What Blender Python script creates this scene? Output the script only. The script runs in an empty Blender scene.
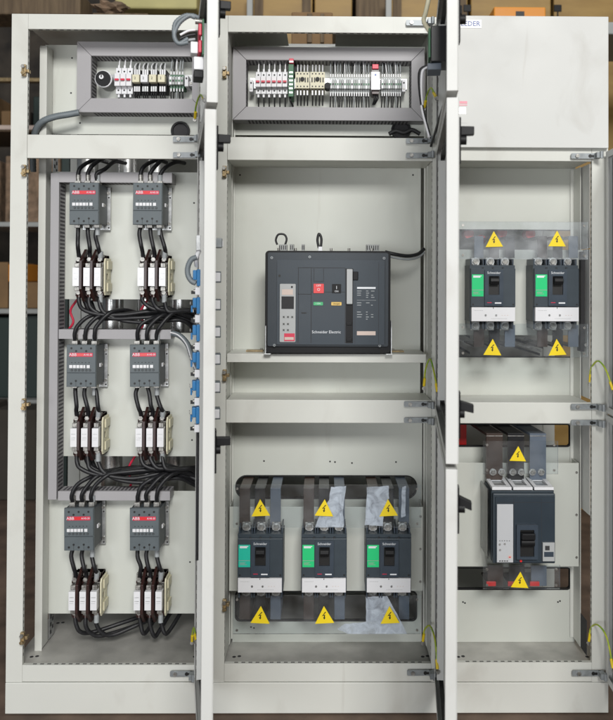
import bpy, bmesh, math, random
from mathutils import Vector, Matrix
from mathutils.geometry import tessellate_polygon
random.seed(7)
R = math.radians
S = bpy.context.scene
COL = S.collection

# ------------------------------------------------------------------ camera
F, PPX, PPY, CZ = 768.0, 333.28, 270.77, 1.3475
PI_, YA, RO = 0.012056, 0.010717, 0.004259
CAMP = Vector((0, -2.4, CZ))
_f = Vector((math.sin(YA)*math.cos(PI_), math.cos(YA)*math.cos(PI_), math.sin(PI_)))
_r0 = Vector((math.cos(YA), -math.sin(YA), 0)); _u0 = _r0.cross(_f)
_r = _r0*math.cos(RO) + _u0*math.sin(RO); _u = _u0*math.cos(RO) - _r0*math.sin(RO)
def at(px, py, Y):
    d = _f + _r*((px-PPX)/F) - _u*((py-PPY)/F)
    t = (Y+2.4)/d.y
    p = CAMP + d*t
    return p.x, p.z
cam = bpy.data.cameras.new('camera'); co = bpy.data.objects.new('camera', cam); COL.objects.link(co)
M4 = Matrix(((_r.x, _u.x, -_f.x, CAMP.x), (_r.y, _u.y, -_f.y, CAMP.y), (_r.z, _u.z, -_f.z, CAMP.z), (0, 0, 0, 1)))
co.matrix_world = M4
cam.sensor_fit = 'VERTICAL'; cam.sensor_height = 24.0; cam.lens = 24.0*F/720
cam.shift_x = (306.5-PPX)/720; cam.shift_y = (PPY-360)/720
cam.dof.use_dof = True; cam.dof.focus_distance = 2.42; cam.dof.aperture_fstop = 2.2
cam.clip_start = 0.05; cam.clip_end = 100
S.camera = co

# ------------------------------------------------------------------ materials
MATS = {}
def mat(name, col, rough=0.5, metal=0.0, var=0.0, scale=20.0, bump=0.0, bscale=None, trans=0.0, spec=0.5, coat=0.0, col2=None, alpha=None, emit=None, stretch=None):
    m = bpy.data.materials.new(name); m.use_nodes = True; MATS[name] = m
    nt = m.node_tree; N = nt.nodes; L = nt.links
    b = N['Principled BSDF']
    b.inputs['Base Color'].default_value = (*col, 1)
    b.inputs['Roughness'].default_value = rough; b.inputs['Metallic'].default_value = metal
    b.inputs['Specular IOR Level'].default_value = spec
    if coat: b.inputs['Coat Weight'].default_value = coat
    if trans: b.inputs['Transmission Weight'].default_value = trans
    if emit:
        b.inputs['Emission Color'].default_value = (*col, 1); b.inputs['Emission Strength'].default_value = emit
    tc = N.new('ShaderNodeTexCoord'); src = tc.outputs['Object']
    if stretch:
        mp = N.new('ShaderNodeMapping'); mp.inputs['Scale'].default_value = stretch
        L.new(src, mp.inputs['Vector']); src = mp.outputs['Vector']
    if var or col2:
        n = N.new('ShaderNodeTexNoise'); n.inputs['Scale'].default_value = scale; n.inputs['Detail'].default_value = 6
        L.new(src, n.inputs['Vector'])
        r = N.new('ShaderNodeValToRGB')
        c2 = col2 if col2 else tuple(min(1, c*(1+var)) for c in col)
        c1 = col if col2 else tuple(c*(1-var) for c in col)
        r.color_ramp.elements[0].position = .3; r.color_ramp.elements[1].position = .7
        r.color_ramp.elements[0].color = (*c1, 1); r.color_ramp.elements[1].color = (*c2, 1)
        L.new(n.outputs['Fac'], r.inputs['Fac']); L.new(r.outputs['Color'], b.inputs['Base Color'])
        rr = N.new('ShaderNodeMapRange'); rr.inputs['To Min'].default_value = max(.03, rough-.08); rr.inputs['To Max'].default_value = min(1, rough+.1)
        L.new(n.outputs['Fac'], rr.inputs['Value']); L.new(rr.outputs['Result'], b.inputs['Roughness'])
    if bump:
        n2 = N.new('ShaderNodeTexNoise'); n2.inputs['Scale'].default_value = bscale or 300; n2.inputs['Detail'].default_value = 3
        L.new(src, n2.inputs['Vector'])
        bp = N.new('ShaderNodeBump'); bp.inputs['Strength'].default_value = bump; bp.inputs['Distance'].default_value = .002
        L.new(n2.outputs['Fac'], bp.inputs['Height']); L.new(bp.outputs['Normal'], b.inputs['Normal'])
    return m
def worn(m, base, dust=(.40, .375, .33), amt=.32):
    nt = m.node_tree; N = nt.nodes; L = nt.links; b = N['Principled BSDF']
    tc = N.new('ShaderNodeTexCoord')
    def noise(sc, det, st=(1, 1, 1), dist=0):
        mp = N.new('ShaderNodeMapping'); mp.inputs['Scale'].default_value = st; L.new(tc.outputs['Object'], mp.inputs['Vector'])
        n = N.new('ShaderNodeTexNoise'); n.inputs['Scale'].default_value = sc; n.inputs['Detail'].default_value = det; n.inputs['Distortion'].default_value = dist
        L.new(mp.outputs['Vector'], n.inputs['Vector']); return n.outputs['Fac']
    def rng(f, a, c, lo, hi):
        k = N.new('ShaderNodeMapRange'); k.inputs['From Min'].default_value = a; k.inputs['From Max'].default_value = c
        k.inputs['To Min'].default_value = lo; k.inputs['To Max'].default_value = hi; L.new(f, k.inputs['Value']); return k.outputs['Result']
    big = rng(noise(1.7, 5), .35, .7, 0, .10)
    blot = rng(noise(7, 8, (1, 1, .6), .6), .56, .75, 0, amt)
    scf = rng(noise(26, 3, (1, 1, .10), .3), .69, .74, 0, .16)
    ad = N.new('ShaderNodeMath'); ad.operation = 'ADD'; L.new(big, ad.inputs[0]); L.new(blot, ad.inputs[1])
    a2 = N.new('ShaderNodeMath'); a2.operation = 'ADD'; a2.use_clamp = True; L.new(ad.outputs[0], a2.inputs[0]); L.new(scf, a2.inputs[1])
    mx = N.new('ShaderNodeMix'); mx.data_type = 'RGBA'; L.new(a2.outputs[0], mx.inputs['Factor'])
    mx.inputs[6].default_value = (*base, 1); mx.inputs[7].default_value = (*dust, 1)
    L.new(mx.outputs[2], b.inputs['Base Color'])
    L.new(rng(noise(5, 6), .3, .7, .33, .52), b.inputs['Roughness'])
    w = noise(3.2, 2); fine = noise(420, 2)
    b1 = N.new('ShaderNodeBump'); b1.inputs['Strength'].default_value = .25; b1.inputs['Distance'].default_value = .012; L.new(w, b1.inputs['Height'])
    b2 = N.new('ShaderNodeBump'); b2.inputs['Strength'].default_value = .12; b2.inputs['Distance'].default_value = .001; L.new(fine, b2.inputs['Height']); L.new(b1.outputs['Normal'], b2.inputs['Normal'])
    L.new(b2.outputs['Normal'], b.inputs['Normal'])
    return m
PAINT = mat('light_grey_powder_paint', (.62, .635, .585), .42, var=.05, scale=3.5, bump=.12, bscale=420, spec=.4)
PAINTD = mat('door_grey_powder_paint', (.66, .67, .655), .45, var=.035, scale=3, bump=.12, bscale=420, spec=.4)
PLATE = mat('mounting_plate_paint', (.55, .57, .52), .33, spec=.45)
worn(PAINT, (.65, .655, .61)); worn(PAINTD, (.64, .645, .625)); worn(PLATE, (.585, .60, .55), amt=.16)
FLOORP = mat('dusty_galvanised_sheet', (.44, .43, .40), .4, metal=.15, var=.25, scale=9, bump=.1, bscale=60)
GALV = mat('galvanised_steel', (.55, .56, .56), .35, metal=.75, var=.2, scale=60)
HINGE = mat('dull_zinc_hinge', (.27, .29, .30), .45, metal=.3, var=.2, scale=60)
STEEL = mat('bright_nickel_metal', (.34, .33, .31), .42, metal=.8, var=.45, scale=120)
BRASSY = mat('yellow_zinc_steel', (.36, .27, .15), .4, metal=.7, var=.35, scale=120)
BLACKG = mat('black_rubber', (.012, .012, .013), .6)
BLACKP = mat('black_plastic', (.009, .009, .010), .5, spec=.25)
HOLE = mat('shadowed_slot', (.035, .034, .036), .8)
PERF = mat('perforation', (.13, .13, .12), .8)
SLOT = mat('duct_slot_inside', (.09, .085, .095), .8)
DUCT = mat('lilac_grey_duct_plastic', (.36, .35, .36), .48, var=.05, scale=5, spec=.35)
CONTG = mat('contactor_grey_plastic', (.095, .115, .125), .45, var=.08, scale=30)
CONTD = mat('contactor_dark_side', (.06, .07, .078), .5, var=.08, scale=30)
RED = mat('red_label', (.62, .018, .06), .4)
REDB = mat('red_button', (.7, .03, .03), .3)
WHITE = mat('white_plastic', (.74, .74, .76), .35)
CERAM = mat('white_ceramic', (.78, .78, .80), .25, var=.03, scale=30)
CREAM = mat('cream_plastic', (.66, .62, .45), .45, var=.06, scale=40)
BROWNB = mat('dark_brown_bakelite', (.035, .014, .012), .3, var=.2, scale=60)
CABLE = mat('black_cable', (.012, .012, .014), .46, var=.3, scale=80, bump=.15, bscale=200)
GREYS = mat('grey_heat_shrink', (.33, .35, .36), .5, var=.1, scale=70)
CONDUIT = mat('grey_conduit', (.16, .185, .20), .45, var=.1, scale=50)
NAVY = mat('blue_grey_breaker_case', (.040, .054, .067), .42, var=.06, scale=25, bump=.08, bscale=700, spec=.4)
NAVYL = mat('breaker_bezel', (.040, .055, .075), .32, var=.05, scale=25)
ACBM = mat('air_breaker_case', (.017, .026, .036), .42, var=.07, scale=14, bump=.06, bscale=600)
ACBF = mat('air_breaker_front', (.022, .034, .047), .40, var=.06, scale=12, bump=.06, bscale=600)
ACBG = mat('grey_trip_panel', (.40, .41, .41), .4)
GREENL = mat('green_label', (.02, .58, .20), .35)
GREENT = mat('teal_green_label', (.02, .50, .36), .35)
YEL = mat('warning_yellow', (.88, .66, .015), .4)
INK = mat('black_ink', (.008, .008, .008), .5)
WINK = mat('white_ink', (.75, .77, .80), .5)
BLUEINK = mat('blue_print', (.12, .17, .42), .5)
TRIPG = mat('pale_grey_trip_panel', (.52, .53, .55), .45)
TGREY = mat('grey_terminal_plastic', (.38, .40, .39), .5)
TLITE = mat('pale_terminal_plastic', (.55, .57, .56), .5)
BLUE = mat('blue_contact_block', (.02, .17, .40), .4, var=.08, scale=60)
BARB = mat('brown_sleeved_busbar', (.05, .032, .025), .4, var=.15, scale=20)
BARK = mat('black_sleeved_busbar', (.012, .012, .014), .35)
BARG = mat('blue_grey_sleeved_busbar', (.115, .14, .18), .4, var=.1, scale=20)
ALU = mat('brushed_aluminium_can', (.7, .7, .69), .25, metal=.9, var=.1, scale=25)
YG = mat('yellow_green_wire', (.55, .55, .04), .4, col2=(.18, .42, .04), scale=40)
YLUG = mat('yellow_lug_sleeve', (.85, .62, .02), .4)
AMBER = mat('amber_label', (.72, .48, .12), .4)
GREEND = mat('green_button', (.05, .42, .16), .4)
PCB = mat('green_module', (.05, .16, .08), .5)
PINKL = mat('pale_pink_label', (.62, .50, .44), .5)
PINKINK = mat('pink_print', (.85, .35, .42), .5)
WOOD = mat('weathered_timber', (.07, .045, .025), .75, col2=(.17, .12, .07), scale=5, bump=.3, bscale=40, stretch=(8, 8, .7))
WOODY = mat('golden_plywood', (.22, .125, .028), .5, col2=(.36, .23, .07), scale=3, bump=.1, bscale=80, stretch=(1, 1, 3))
OLIVE = mat('olive_yellow_paint', (.42, .38, .16), .5, var=.15, scale=5)
ORANGE = mat('orange_carton', (.72, .27, .025), .5, var=.05, scale=6)
CARD = mat('cardboard', (.20, .12, .055), .8, var=.15, scale=8, bump=.1, bscale=60)
KRAFT = mat('crumpled_kraft_paper', (.30, .20, .13), .85, col2=(.10, .07, .045), scale=18, bump=.6, bscale=30)
STONEM = mat('stained_plaster', (.025, .022, .02), .9, col2=(.09, .075, .06), scale=5, bump=.3, bscale=20)
WALLM = mat('dim_shed_wall', (.03, .027, .023), .9, col2=(.07, .06, .045), scale=1.5)
GREYBOX = mat('grey_sheet_metal', (.33, .34, .33), .5, var=.1, scale=4)
DKGREEN = mat('dark_green_crate', (.015, .03, .026), .5)
GROUND = mat('rust_brown_ground', (.07, .048, .036), .8, col2=(.19, .13, .095), scale=6, bump=.5, bscale=35)

# clear acrylic: mostly see-through with a sheen
def acrylic(name, rough=.06, tint=(.93, .95, .96), hz=(.004, .05)):
    m = bpy.data.materials.new(name); m.use_nodes = True
    nt = m.node_tree; N = nt.nodes; L = nt.links; N.remove(N['Principled BSDF'])
    t = N.new('ShaderNodeBsdfTransparent'); t.inputs[0].default_value = (*tint, 1)
    g = N.new('ShaderNodeBsdfGlossy'); g.inputs['Roughness'].default_value = rough
    lw = N.new('ShaderNodeFresnel'); lw.inputs['IOR'].default_value = 1.5
    mx = N.new('ShaderNodeMixShader'); L.new(lw.outputs[0], mx.inputs[0]); L.new(t.outputs[0], mx.inputs[1]); L.new(g.outputs[0], mx.inputs[2])
    d = N.new('ShaderNodeBsdfDiffuse'); d.inputs[0].default_value = (.8, .82, .85, 1)  # white veil painted in for reflections, along with scratches and dust
    tc = N.new('ShaderNodeTexCoord'); n = N.new('ShaderNodeTexNoise'); n.inputs['Scale'].default_value = 14; n.inputs['Detail'].default_value = 7
    L.new(tc.outputs['Object'], n.inputs['Vector'])
    k = N.new('ShaderNodeMapRange'); k.inputs['From Min'].default_value = .35; k.inputs['From Max'].default_value = .75; k.inputs['To Min'].default_value = hz[0]; k.inputs['To Max'].default_value = hz[1]
    L.new(n.outputs['Fac'], k.inputs['Value'])
    m2 = N.new('ShaderNodeMixShader'); L.new(k.outputs['Result'], m2.inputs[0]); L.new(mx.outputs[0], m2.inputs[1]); L.new(d.outputs[0], m2.inputs[2])
    L.new(m2.outputs[0], N['Material Output'].inputs['Surface'])
    return m
ACRYL = acrylic('clear_acrylic'); ACRYG = acrylic('hazy_acrylic', .12, hz=(.05, .24))  # second one carries a stronger painted glare
def film():
    m = bpy.data.materials.new('wrinkled_protective_film'); m.use_nodes = True
    nt = m.node_tree; N = nt.nodes; L = nt.links; b = N['Principled BSDF']
    b.inputs['Roughness'].default_value = .4
    tc = N.new('ShaderNodeTexCoord')
    n = N.new('ShaderNodeTexNoise'); n.inputs['Scale'].default_value = 32; n.inputs['Detail'].default_value = 7; n.inputs['Roughness'].default_value = .55; n.inputs['Distortion'].default_value = .9
    L.new(tc.outputs['Object'], n.inputs['Vector'])
    r = N.new('ShaderNodeValToRGB'); r.color_ramp.elements[0].position = .38; r.color_ramp.elements[1].position = .62
    r.color_ramp.elements[0].color = (.66, .68, .75, 1); r.color_ramp.elements[1].color = (.80, .82, .88, 1)
    L.new(n.outputs['Fac'], r.inputs['Fac']); L.new(r.outputs['Color'], b.inputs['Base Color'])
    a = N.new('ShaderNodeMapRange'); a.inputs['From Min'].default_value = .35; a.inputs['From Max'].default_value = .6
    a.inputs['To Min'].default_value = .30; a.inputs['To Max'].default_value = .72
    L.new(n.outputs['Fac'], a.inputs['Value']); L.new(a.outputs['Result'], b.inputs['Alpha'])
    bp = N.new('ShaderNodeBump'); bp.inputs['Strength'].default_value = .6; bp.inputs['Distance'].default_value = .003
    L.new(n.outputs['Fac'], bp.inputs['Height']); L.new(bp.outputs['Normal'], b.inputs['Normal'])
    return m
FILM = film()

# ------------------------------------------------------------------ mesh helpers
class MB:
    def __init__(s): s.v = []; s.f = []; s.m = []; s.mats = []; s.sm = []
    def mi(s, m):
        if m not in s.mats: s.mats.append(m)
        return s.mats.index(m)
    def add(s, vs, fs, m, smooth=False):
        o = len(s.v); s.v += [tuple(v) for v in vs]; k = s.mi(m)
        for f in fs: s.f.append([i+o for i in f]); s.m.append(k); s.sm.append(smooth)
        return s
    def box(s, x0, x1, y0, y1, z0, z1, m):
        if x0 > x1: x0, x1 = x1, x0
        if y0 > y1: y0, y1 = y1, y0
        if z0 > z1: z0, z1 = z1, z0
        v = [(x, y, z) for x in (x0, x1) for y in (y0, y1) for z in (z0, z1)]
        return s.add(v, [(0, 1, 3, 2), (4, 6, 7, 5), (0, 4, 5, 1), (2, 3, 7, 6), (0, 2, 6, 4), (1, 5, 7, 3)], m)
    def prism(s, outer, holes, w0, w1, m, fn=lambda u, v, w: (u, w, v)):
        """outline in (u,v) with holes, extruded w0..w1"""
        loops = [[Vector((a, b, 0)) for a, b in l] for l in [outer]+list(holes)]
        flat = [p for l in loops for p in l]; n = len(flat)
        tr = tessellate_polygon(loops)
        vs = [fn(p.x, p.y, w0) for p in flat] + [fn(p.x, p.y, w1) for p in flat]
        fs = [tuple(t) for t in tr] + [tuple(i+n for i in reversed(t)) for t in tr]
        o = 0
        for l in loops:
            k = len(l)
            for i in range(k):
                j = (i+1) % k; fs.append((o+i, o+j, o+j+n, o+i+n))
            o += k
        return s.add(vs, fs, m)
    def cyl(s, c, ax, r, h, m, n=16, r2=None, smooth=True):
        """from c along axis ax ('x','y','z' or vector) length h"""
        a = {'x': Vector((1, 0, 0)), 'y': Vector((0, 1, 0)), 'z': Vector((0, 0, 1))}.get(ax) if isinstance(ax, str) else Vector(ax).normalized()
        t = Vector((0, 0, 1)) if abs(a.z) < .9 else Vector((1, 0, 0))
        u = a.cross(t).normalized(); w = a.cross(u); c = Vector(c); r2 = r if r2 is None else r2
        vs = []
        for k, (rr, hh) in enumerate(((r, 0), (r2, h))):
            for i in range(n):
                g = 2*math.pi*i/n; vs.append(c + a*hh + (u*math.cos(g)+w*math.sin(g))*rr)
        s.add(vs, [(i, (i+1) % n, (i+1) % n+n, i+n) for i in range(n)], m, smooth)
        s.add(vs, [tuple(range(n))[::-1], tuple(range(n, 2*n))], m)
        return s
    def tube(s, pts, r, m, n=8, steps=6, rib=0):
        P = [Vector(p) for p in pts]
        if steps > 1 and len(P) > 2:
            Q = []
            E = [P[0]*2-P[1]] + P + [P[-1]*2-P[-2]]
            for i in range(1, len(E)-2):
                for k in range(steps):
                    t = k/steps; a, b, c, d = E[i-1], E[i], E[i+1], E[i+2]
                    Q.append(.5*((2*b)+(-a+c)*t+(2*a-5*b+4*c-d)*t*t+(-a+3*b-3*c+d)*t**3))
            Q.append(P[-1]); P = Q
        vs = []; prev = None
        for i, p in enumerate(P):
            d = (P[min(i+1, len(P)-1)]-P[max(i-1, 0)]).normalized()
            if prev is None:
                t = Vector((0, 0, 1)) if abs(d.z) < .9 else Vector((1, 0, 0)); u = d.cross(t).normalized()
            else: u = (prev-d*prev.dot(d)).normalized()
            prev = u; w = d.cross(u)
            rr = r*(1+(rib if i % 2 else -rib))
            for k in range(n):
                g = 2*math.pi*k/n; vs.append(p+(u*math.cos(g)+w*math.sin(g))*rr)
        fs = []
        for i in range(len(P)-1):
            for k in range(n): fs.append((i*n+k, i*n+(k+1) % n, (i+1)*n+(k+1) % n, (i+1)*n+k))
        s.add(vs, fs, m, True); k = (len(P)-1)*n
        s.add(vs, [tuple(range(n))[::-1], tuple(range(k, k+n))], m)
        return s
    def build(s, name, parent=None, bevel=0.0, xf=None):
        me = bpy.data.meshes.new(name)
        v = s.v if xf is None else [tuple(xf @ Vector(p)) for p in s.v]
        me.from_pydata(v, [], s.f)
        for m in s.mats: me.materials.append(m)
        for p, k, q in zip(me.polygons, s.m, s.sm): p.material_index = k; p.use_smooth = q
        bm = bmesh.new(); bm.from_mesh(me); bmesh.ops.recalc_face_normals(bm, faces=bm.faces); bm.to_mesh(me); bm.free()
        o = bpy.data.objects.new(name, me); COL.objects.link(o)
        if parent is not None: o.parent = parent
        if bevel:
            b = o.modifiers.new('edge', 'BEVEL'); b.width = bevel; b.segments = 2; b.limit_method = 'ANGLE'; b.angle_limit = R(40)
        return o
def B(*a): return MB().box(*a)
def rrect(x0, x1, z0, z1, r, n=6):
    o = []
    for cx, cz, a0 in ((x1-r, z1-r, 0), (x0+r, z1-r, 90), (x0+r, z0+r, 180), (x1-r, z0+r, 270)):
        for i in range(n+1):
            a = R(a0+90*i/n); o.append((cx+r*math.cos(a), cz+r*math.sin(a)))
    return o
def text(s, size, x, y, z, m, mb, align='CENTER', sx=1.0):
    cu = bpy.data.curves.new('t', 'FONT'); cu.body = s; cu.size = size; cu.align_x = align; cu.align_y = 'CENTER'; cu.extrude = .0004
    cu.resolution_u = 2
    o = bpy.data.objects.new('t', cu); COL.objects.link(o)
    bpy.context.view_layer.update()
    me = o.to_mesh()
    vs = [(x+v.co.x*sx, y-v.co.z, z+v.co.y) for v in me.vertices]
    mb.add(vs, [tuple(p.vertices) for p in me.polygons], m)
    o.to_mesh_clear(); bpy.data.objects.remove(o); bpy.data.curves.remove(cu)
    return mb
def tag(o, label, cat, group=None, kind=None):
    o['label'] = label; o['category'] = cat
    if group: o['group'] = group
    if kind: o['kind'] = kind
    return o
def thing(name, loc, label, cat, group=None, rz=0):
    o = bpy.data.objects.new(name, None); COL.objects.link(o); o.location = loc; o.rotation_euler = (0, 0, rz); o.empty_display_size = .05
    return tag(o, label, cat, group)
def kids(o): return [c for c in bpy.data.objects if c.parent == o]
def dup(o, loc=None, label=None, parent=None, tree=None):
    c = o.copy(); COL.objects.link(c)
    if parent is not None: c.parent = parent
    if loc is not None: c.location = loc
    if label: c['label'] = label
    for ch in kids(o): dup(ch, parent=c)
    return c
def struct(o): o['kind'] = 'structure'; return o

# ------------------------------------------------------------------ cabinet frame
H = 2.175; X0 = -.982; X1 = .8885; DEP = .56; YP = .16     # YP: plane of the mounting plates
def XL(px, Y=0, py=360): return at(px, py, Y)[0]
def ZL(py, px, Y=0): return at(px, py, Y)[1]
PX = PAINT
PD = .014
def perf_z(mb, x, sgn, z0, z1, y=.005, w=.004, pitch=.02, hh=.009):
    z = z0+.01
    while z < z1-.012:
        mb.box(x, x+sgn*.0006, y, y+w, z, z+hh, PERF); z += pitch
def perf_x(mb, z, x0, x1, y=.004, w=.006, pitch=.022, l=.012):
    x = x0+.01
    while x < x1-.012:
        mb.box(x, x+l, y, y+w, z, z+.0006, PERF); x += pitch
def bar(root, x0, x1, z0, z1, name='crossbar', perf=None, y0=0, y1=PD):
    mb = B(x0, x1, y0, y1, z0, z1, PX)
    if perf == 'top': perf_x(mb, z1, x0+.02, x1-.02)
    if perf == 'bottom':
        x = x0+.03
        while x < x1-.03: mb.box(x, x+.012, .004, .010, z0-.0006, z0, PERF); x += .022
    return mb.build(name, root, .0015)
def catch(root, x, z, s=1):
    mb = MB()
    mb.box(x-.008*s, x+.004*s, -.012, -.001, z-.018, z+.018, BRASSY)
    mb.cyl((x-.002*s, -.020, z+.010), 'y', .006, .012, STEEL, 6, smooth=False)
    mb.cyl((x-.002*s, -.020, z-.010), 'y', .006, .012, BRASSY, 6, smooth=False)
    mb.box(x+.004*s, x+.012*s, -.006, .012, z-.006, z+.004, BRASSY)
    mb.build('latch_catch', root, .001)
def strap(root, px0, px1, py, h=.017):
    """hinge strap across the crossbar: slotted plate with two bolts"""
    xa, z = at(px0, py, -.008); xb, _ = at(px1, py, -.008)
    m = HINGE
    mb = MB().prism(rrect(xa, xb, z-h/2, z+h/2, .004), [], -.011, -.007, m)
    mb.box(xa+.004, xb-.01, -.007, -.0003, z-h/2+.003, z+h/2-.003, HOLE)
    L = xb-xa
    mb.cyl((xa+L*.22, -.016, z), 'y', .0065, .006, STEEL, 6, smooth=False)
    mb.cyl((xa+L*.70, -.0125, z), 'y', .0055, .003, INK, 12)
    mb.box(xa+L*.70, xa+L*.84, -.0122, -.010, z-.004, z+.003, INK)
    mb.box(xb-.012, xb+.004, -.034, -.007, z-h/2, z+h/2, m)
    mb.cyl((xb+.002, -.034, z-h/2-.002), 'z', .006, h+.004, m, 12)
    mb.build('hinge', root, .0006)
def holes(mb, pts, Y, r=.003):
    for px, py in pts:
        x, z = at(px, py, Y); mb.cyl((x, Y-.0006, z), 'y', r, .002, HOLE, 8)

xs1, xs2 = XL(212), XL(447.5)
# left cubicle ------------------------------------------------------
CL = thing('switchboard_cabinet', (0, 0, 0), 'left grey steel cabinet bay holding six contactors, its side open to the shed', 'cabinet', 'three joined switchboard cabinet bays')
CM = thing('switchboard_cabinet', (0, 0, 0), 'middle grey steel cabinet bay with the big dark air circuit breaker on its shelf', 'cabinet', 'three joined switchboard cabinet bays')
CR = thing('switchboard_cabinet', (0, 0, 0), 'right grey steel cabinet bay with its top compartment closed by a plain cover', 'cabinet', 'three joined switchboard cabinet bays')
def posts(root, xa, xb, wl, wr, rowpx):
    zb = ZL(682, rowpx)
    mb = B(xa, xa+wl, 0, PD, zb, H, PX); perf_z(mb, xa+wl, 1, ZL(660, rowpx), ZL(32, rowpx)); mb.build('post', root, .0015)
    mb = B(xb-wr, xb, 0, PD, zb, H, PX); perf_z(mb, xb-wr, -1, ZL(660, rowpx), ZL(32, rowpx)); mb.build('post', root, .0015)
    B(xa, xa+.045, DEP, DEP+.03, zb, H, PX).build('rear_post', root, .0015)
    B(xb-.045, xb, DEP, DEP+.03, zb, H, PX).build('rear_post', root, .0015)
    B(xa+.045, xb-.045, DEP, DEP+.03, H-.05, H, PX).build('rear_rail', root, .0015)
    B(xa+.045, xb-.045, DEP, DEP+.03, zb, zb+.06, PX).build('rear_rail', root, .0015)
g = .0012
wl1 = XL(28.2)-X0; wr1 = xs1-XL(197)
posts(CL, X0, xs1-g, XL(25)-X0, wr1, 110)
wl2 = XL(226)-xs1; wr2 = xs2-XL(432)
posts(CM, xs1+g, xs2-g, wl2-g, wr2-g, 330)
wr3 = X1-XL(592)
posts(CR, xs2+g, X1, .03, wr3, 530)
# horizontal members
def hm(root, xa, xb, cpx, tops):
    for (ya, yb, perf, nm) in tops: bar(root, xa, xb, ZL(yb, cpx), ZL(ya, cpx) if ya > 0 else H, nm, perf)
hm(CL, XL(25)+.0005, XL(197)-.0005, 110, [(-1, 29.5, 'bottom', 'top_rail'), (135, 158.5, None, 'crossbar'), (665, 681.5, 'top', 'bottom_rail')])
hm(CM, XL(226)+.0005, XL(432)-.0005, 330, [(-1, 32.5, 'bottom', 'top_rail'), (137.5, 160.5, None, 'crossbar'), (400, 423, None, 'crossbar'), (663.5, 681.5, 'top', 'bottom_rail')])
hm(CR, xs2+.03, XL(592)-.0005, 530, [(-1, 40, None, 'top_rail'), (146, 161, None, 'crossbar'), (402.5, 423.5, None, 'crossbar'), (662.5, 681.5, 'top', 'bottom_rail')])
for root, xa, xb, c in ((CL, X0, xs1-g, 110), (CM, xs1+g, xs2-g, 330), (CR, xs2+g, X1, 530)):
    B(xa, xb, -.003, DEP+.03, 0.004, ZL(682.3, c), PX).build('plinth', root, .002)
    zf = ZL(665, c)-.004
    mb = B(xa+.012, xb-.012, PD+.001, DEP-.002, zf-.002, zf, FLOORP)
    for fx in (.09, .91):
        for fy in (.06, .30):
            X = xa+(xb-xa)*fx; mb.cyl((X, fy, zf-.001), 'z', .006, .0016, HOLE, 10); mb.cyl((X+.016, fy+.004, zf-.001), 'z', .006, .0016, HOLE, 10)
    mb.build('floor_plate', root)
# roofs (middle has a gland opening)
mb = MB().prism([(X0+.01, PD+.001), (xs1-.012, PD+.001), (xs1-.012, DEP-.002), (X0+.01, DEP-.002)], [], H-.006, H-.004, PX, fn=lambda u, v, w: (u, v, w)); mb.build('roof_sheet', CL)
xa, _ = at(286, 40, .1); xb, _ = at(336, 40, .1)
MB().prism([(xs1+.012, PD+.001), (xs2-.012, PD+.001), (xs2-.012, DEP-.002), (xs1+.012, DEP-.002)], [[(xa, .045), (xb, .045), (xb, .30), (xa, .30)]], H-.006, H-.004, PX, fn=lambda u, v, w: (u, v, w)).build('roof_sheet', CM)
MB().prism([(xs2+.012, PD+.001), (X1-.012, PD+.001), (X1-.012, DEP-.002), (xs2+.012, DEP-.002)], [], H-.006, H-.004, PX, fn=lambda u, v, w: (u, v, w)).build('roof_sheet', CR)
# partitions
zb0, zt0 = ZL(663, 330), H-.01
B(xs1-.006, xs1-.004, .02, DEP-.004, zb0, zt0, PX).build('partition', CL)
B(XL(226)-.002, XL(226), PD+.002, DEP-.004, zb0, zt0, PX).build('partition', CM)
B(XL(432), XL(432)+.002, PD+.002, DEP-.004, zb0, zt0, PX).build('partition', CM)
B(xs2+.006, xs2+.008, .02, DEP-.004, zb0, zt0, PX).build('partition', CR)
for root, a_, b_, c_ in ((CL, X0+.046, xs1-.047, 110), (CM, xs1+.047, xs2-.047, 330), (CR, xs2+.047, X1-.046, 530)):
    B(a_, b_, DEP+.004, DEP+.007, ZL(682, c_)+.061, H-.051, PX).build('rear_cover', root)
# uprights
def upright(root, x, y0, y1, z0, z1, s=1, lip=.012):
    mb = B(x, x+.002*s, y0, y1, z0, z1, PX); mb.box(x, x+lip*s, y1-.002, y1, z0, z1, PX)
    z = z0+.03
    while z < z1-.03: mb.box(x+.002*s, x+.0026*s, y1-.026, y1-.012, z, z+.012, HOLE) if False else None; z += .03
    return mb.build('upright', root)
xu = XL(27.5)
xv, _ = at(37.0, 360, .10); xw, _ = at(44.2, 360, .10)
mb = B(xv, xw, .10, .102, ZL(671, 40)+.0, ZL(36, 40), PX); mb.box(xw-.002, xw, .1021, YP-.006, ZL(664, 40)-.001, ZL(36, 40), PX); mb.build('upright', CL, .0008)
# perforated return strip behind the left upright
mb = MB()
xq = xw-.001
mb.box(xq, xq+.002, YP+.004, YP+.05, ZL(664, 40), ZL(60, 40), GALV)
z = ZL(660, 40)
while z < ZL(64, 40):
    mb.box(xq+.002, xq+.0027, YP+.012, YP+.022, z, z+.012, HOLE); mb.box(xq+.002, xq+.0027, YP+.030, YP+.040, z+.012, z+.024, HOLE); z += .025
mb.build('perforated_strip', CL)
upright(CM, XL(226)+.0006, .115, YP-.004, ZL(662, 230), ZL(36, 230), 1, .006)
upright(CM, XL(432)-.0006, .105, YP-.004, ZL(662, 430), ZL(36, 430), -1, .006)
xr = XL(590)
upright(CR, xr, .085, YP-.004, ZL(660, 580), ZL(163, 580), -1)
for (a, b) in ((163, 248), (249, 400), (426, 517)):
    mb = B(xr+.0045, xr+.006, PD+.002, .135, ZL(b, 590), ZL(a, 590), PAINTD); mb.build('side_cover', CR)
mb = B(xr-.012, xr+.0, .05, .085, ZL(353, 588), ZL(251, 588), HOLE)
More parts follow.
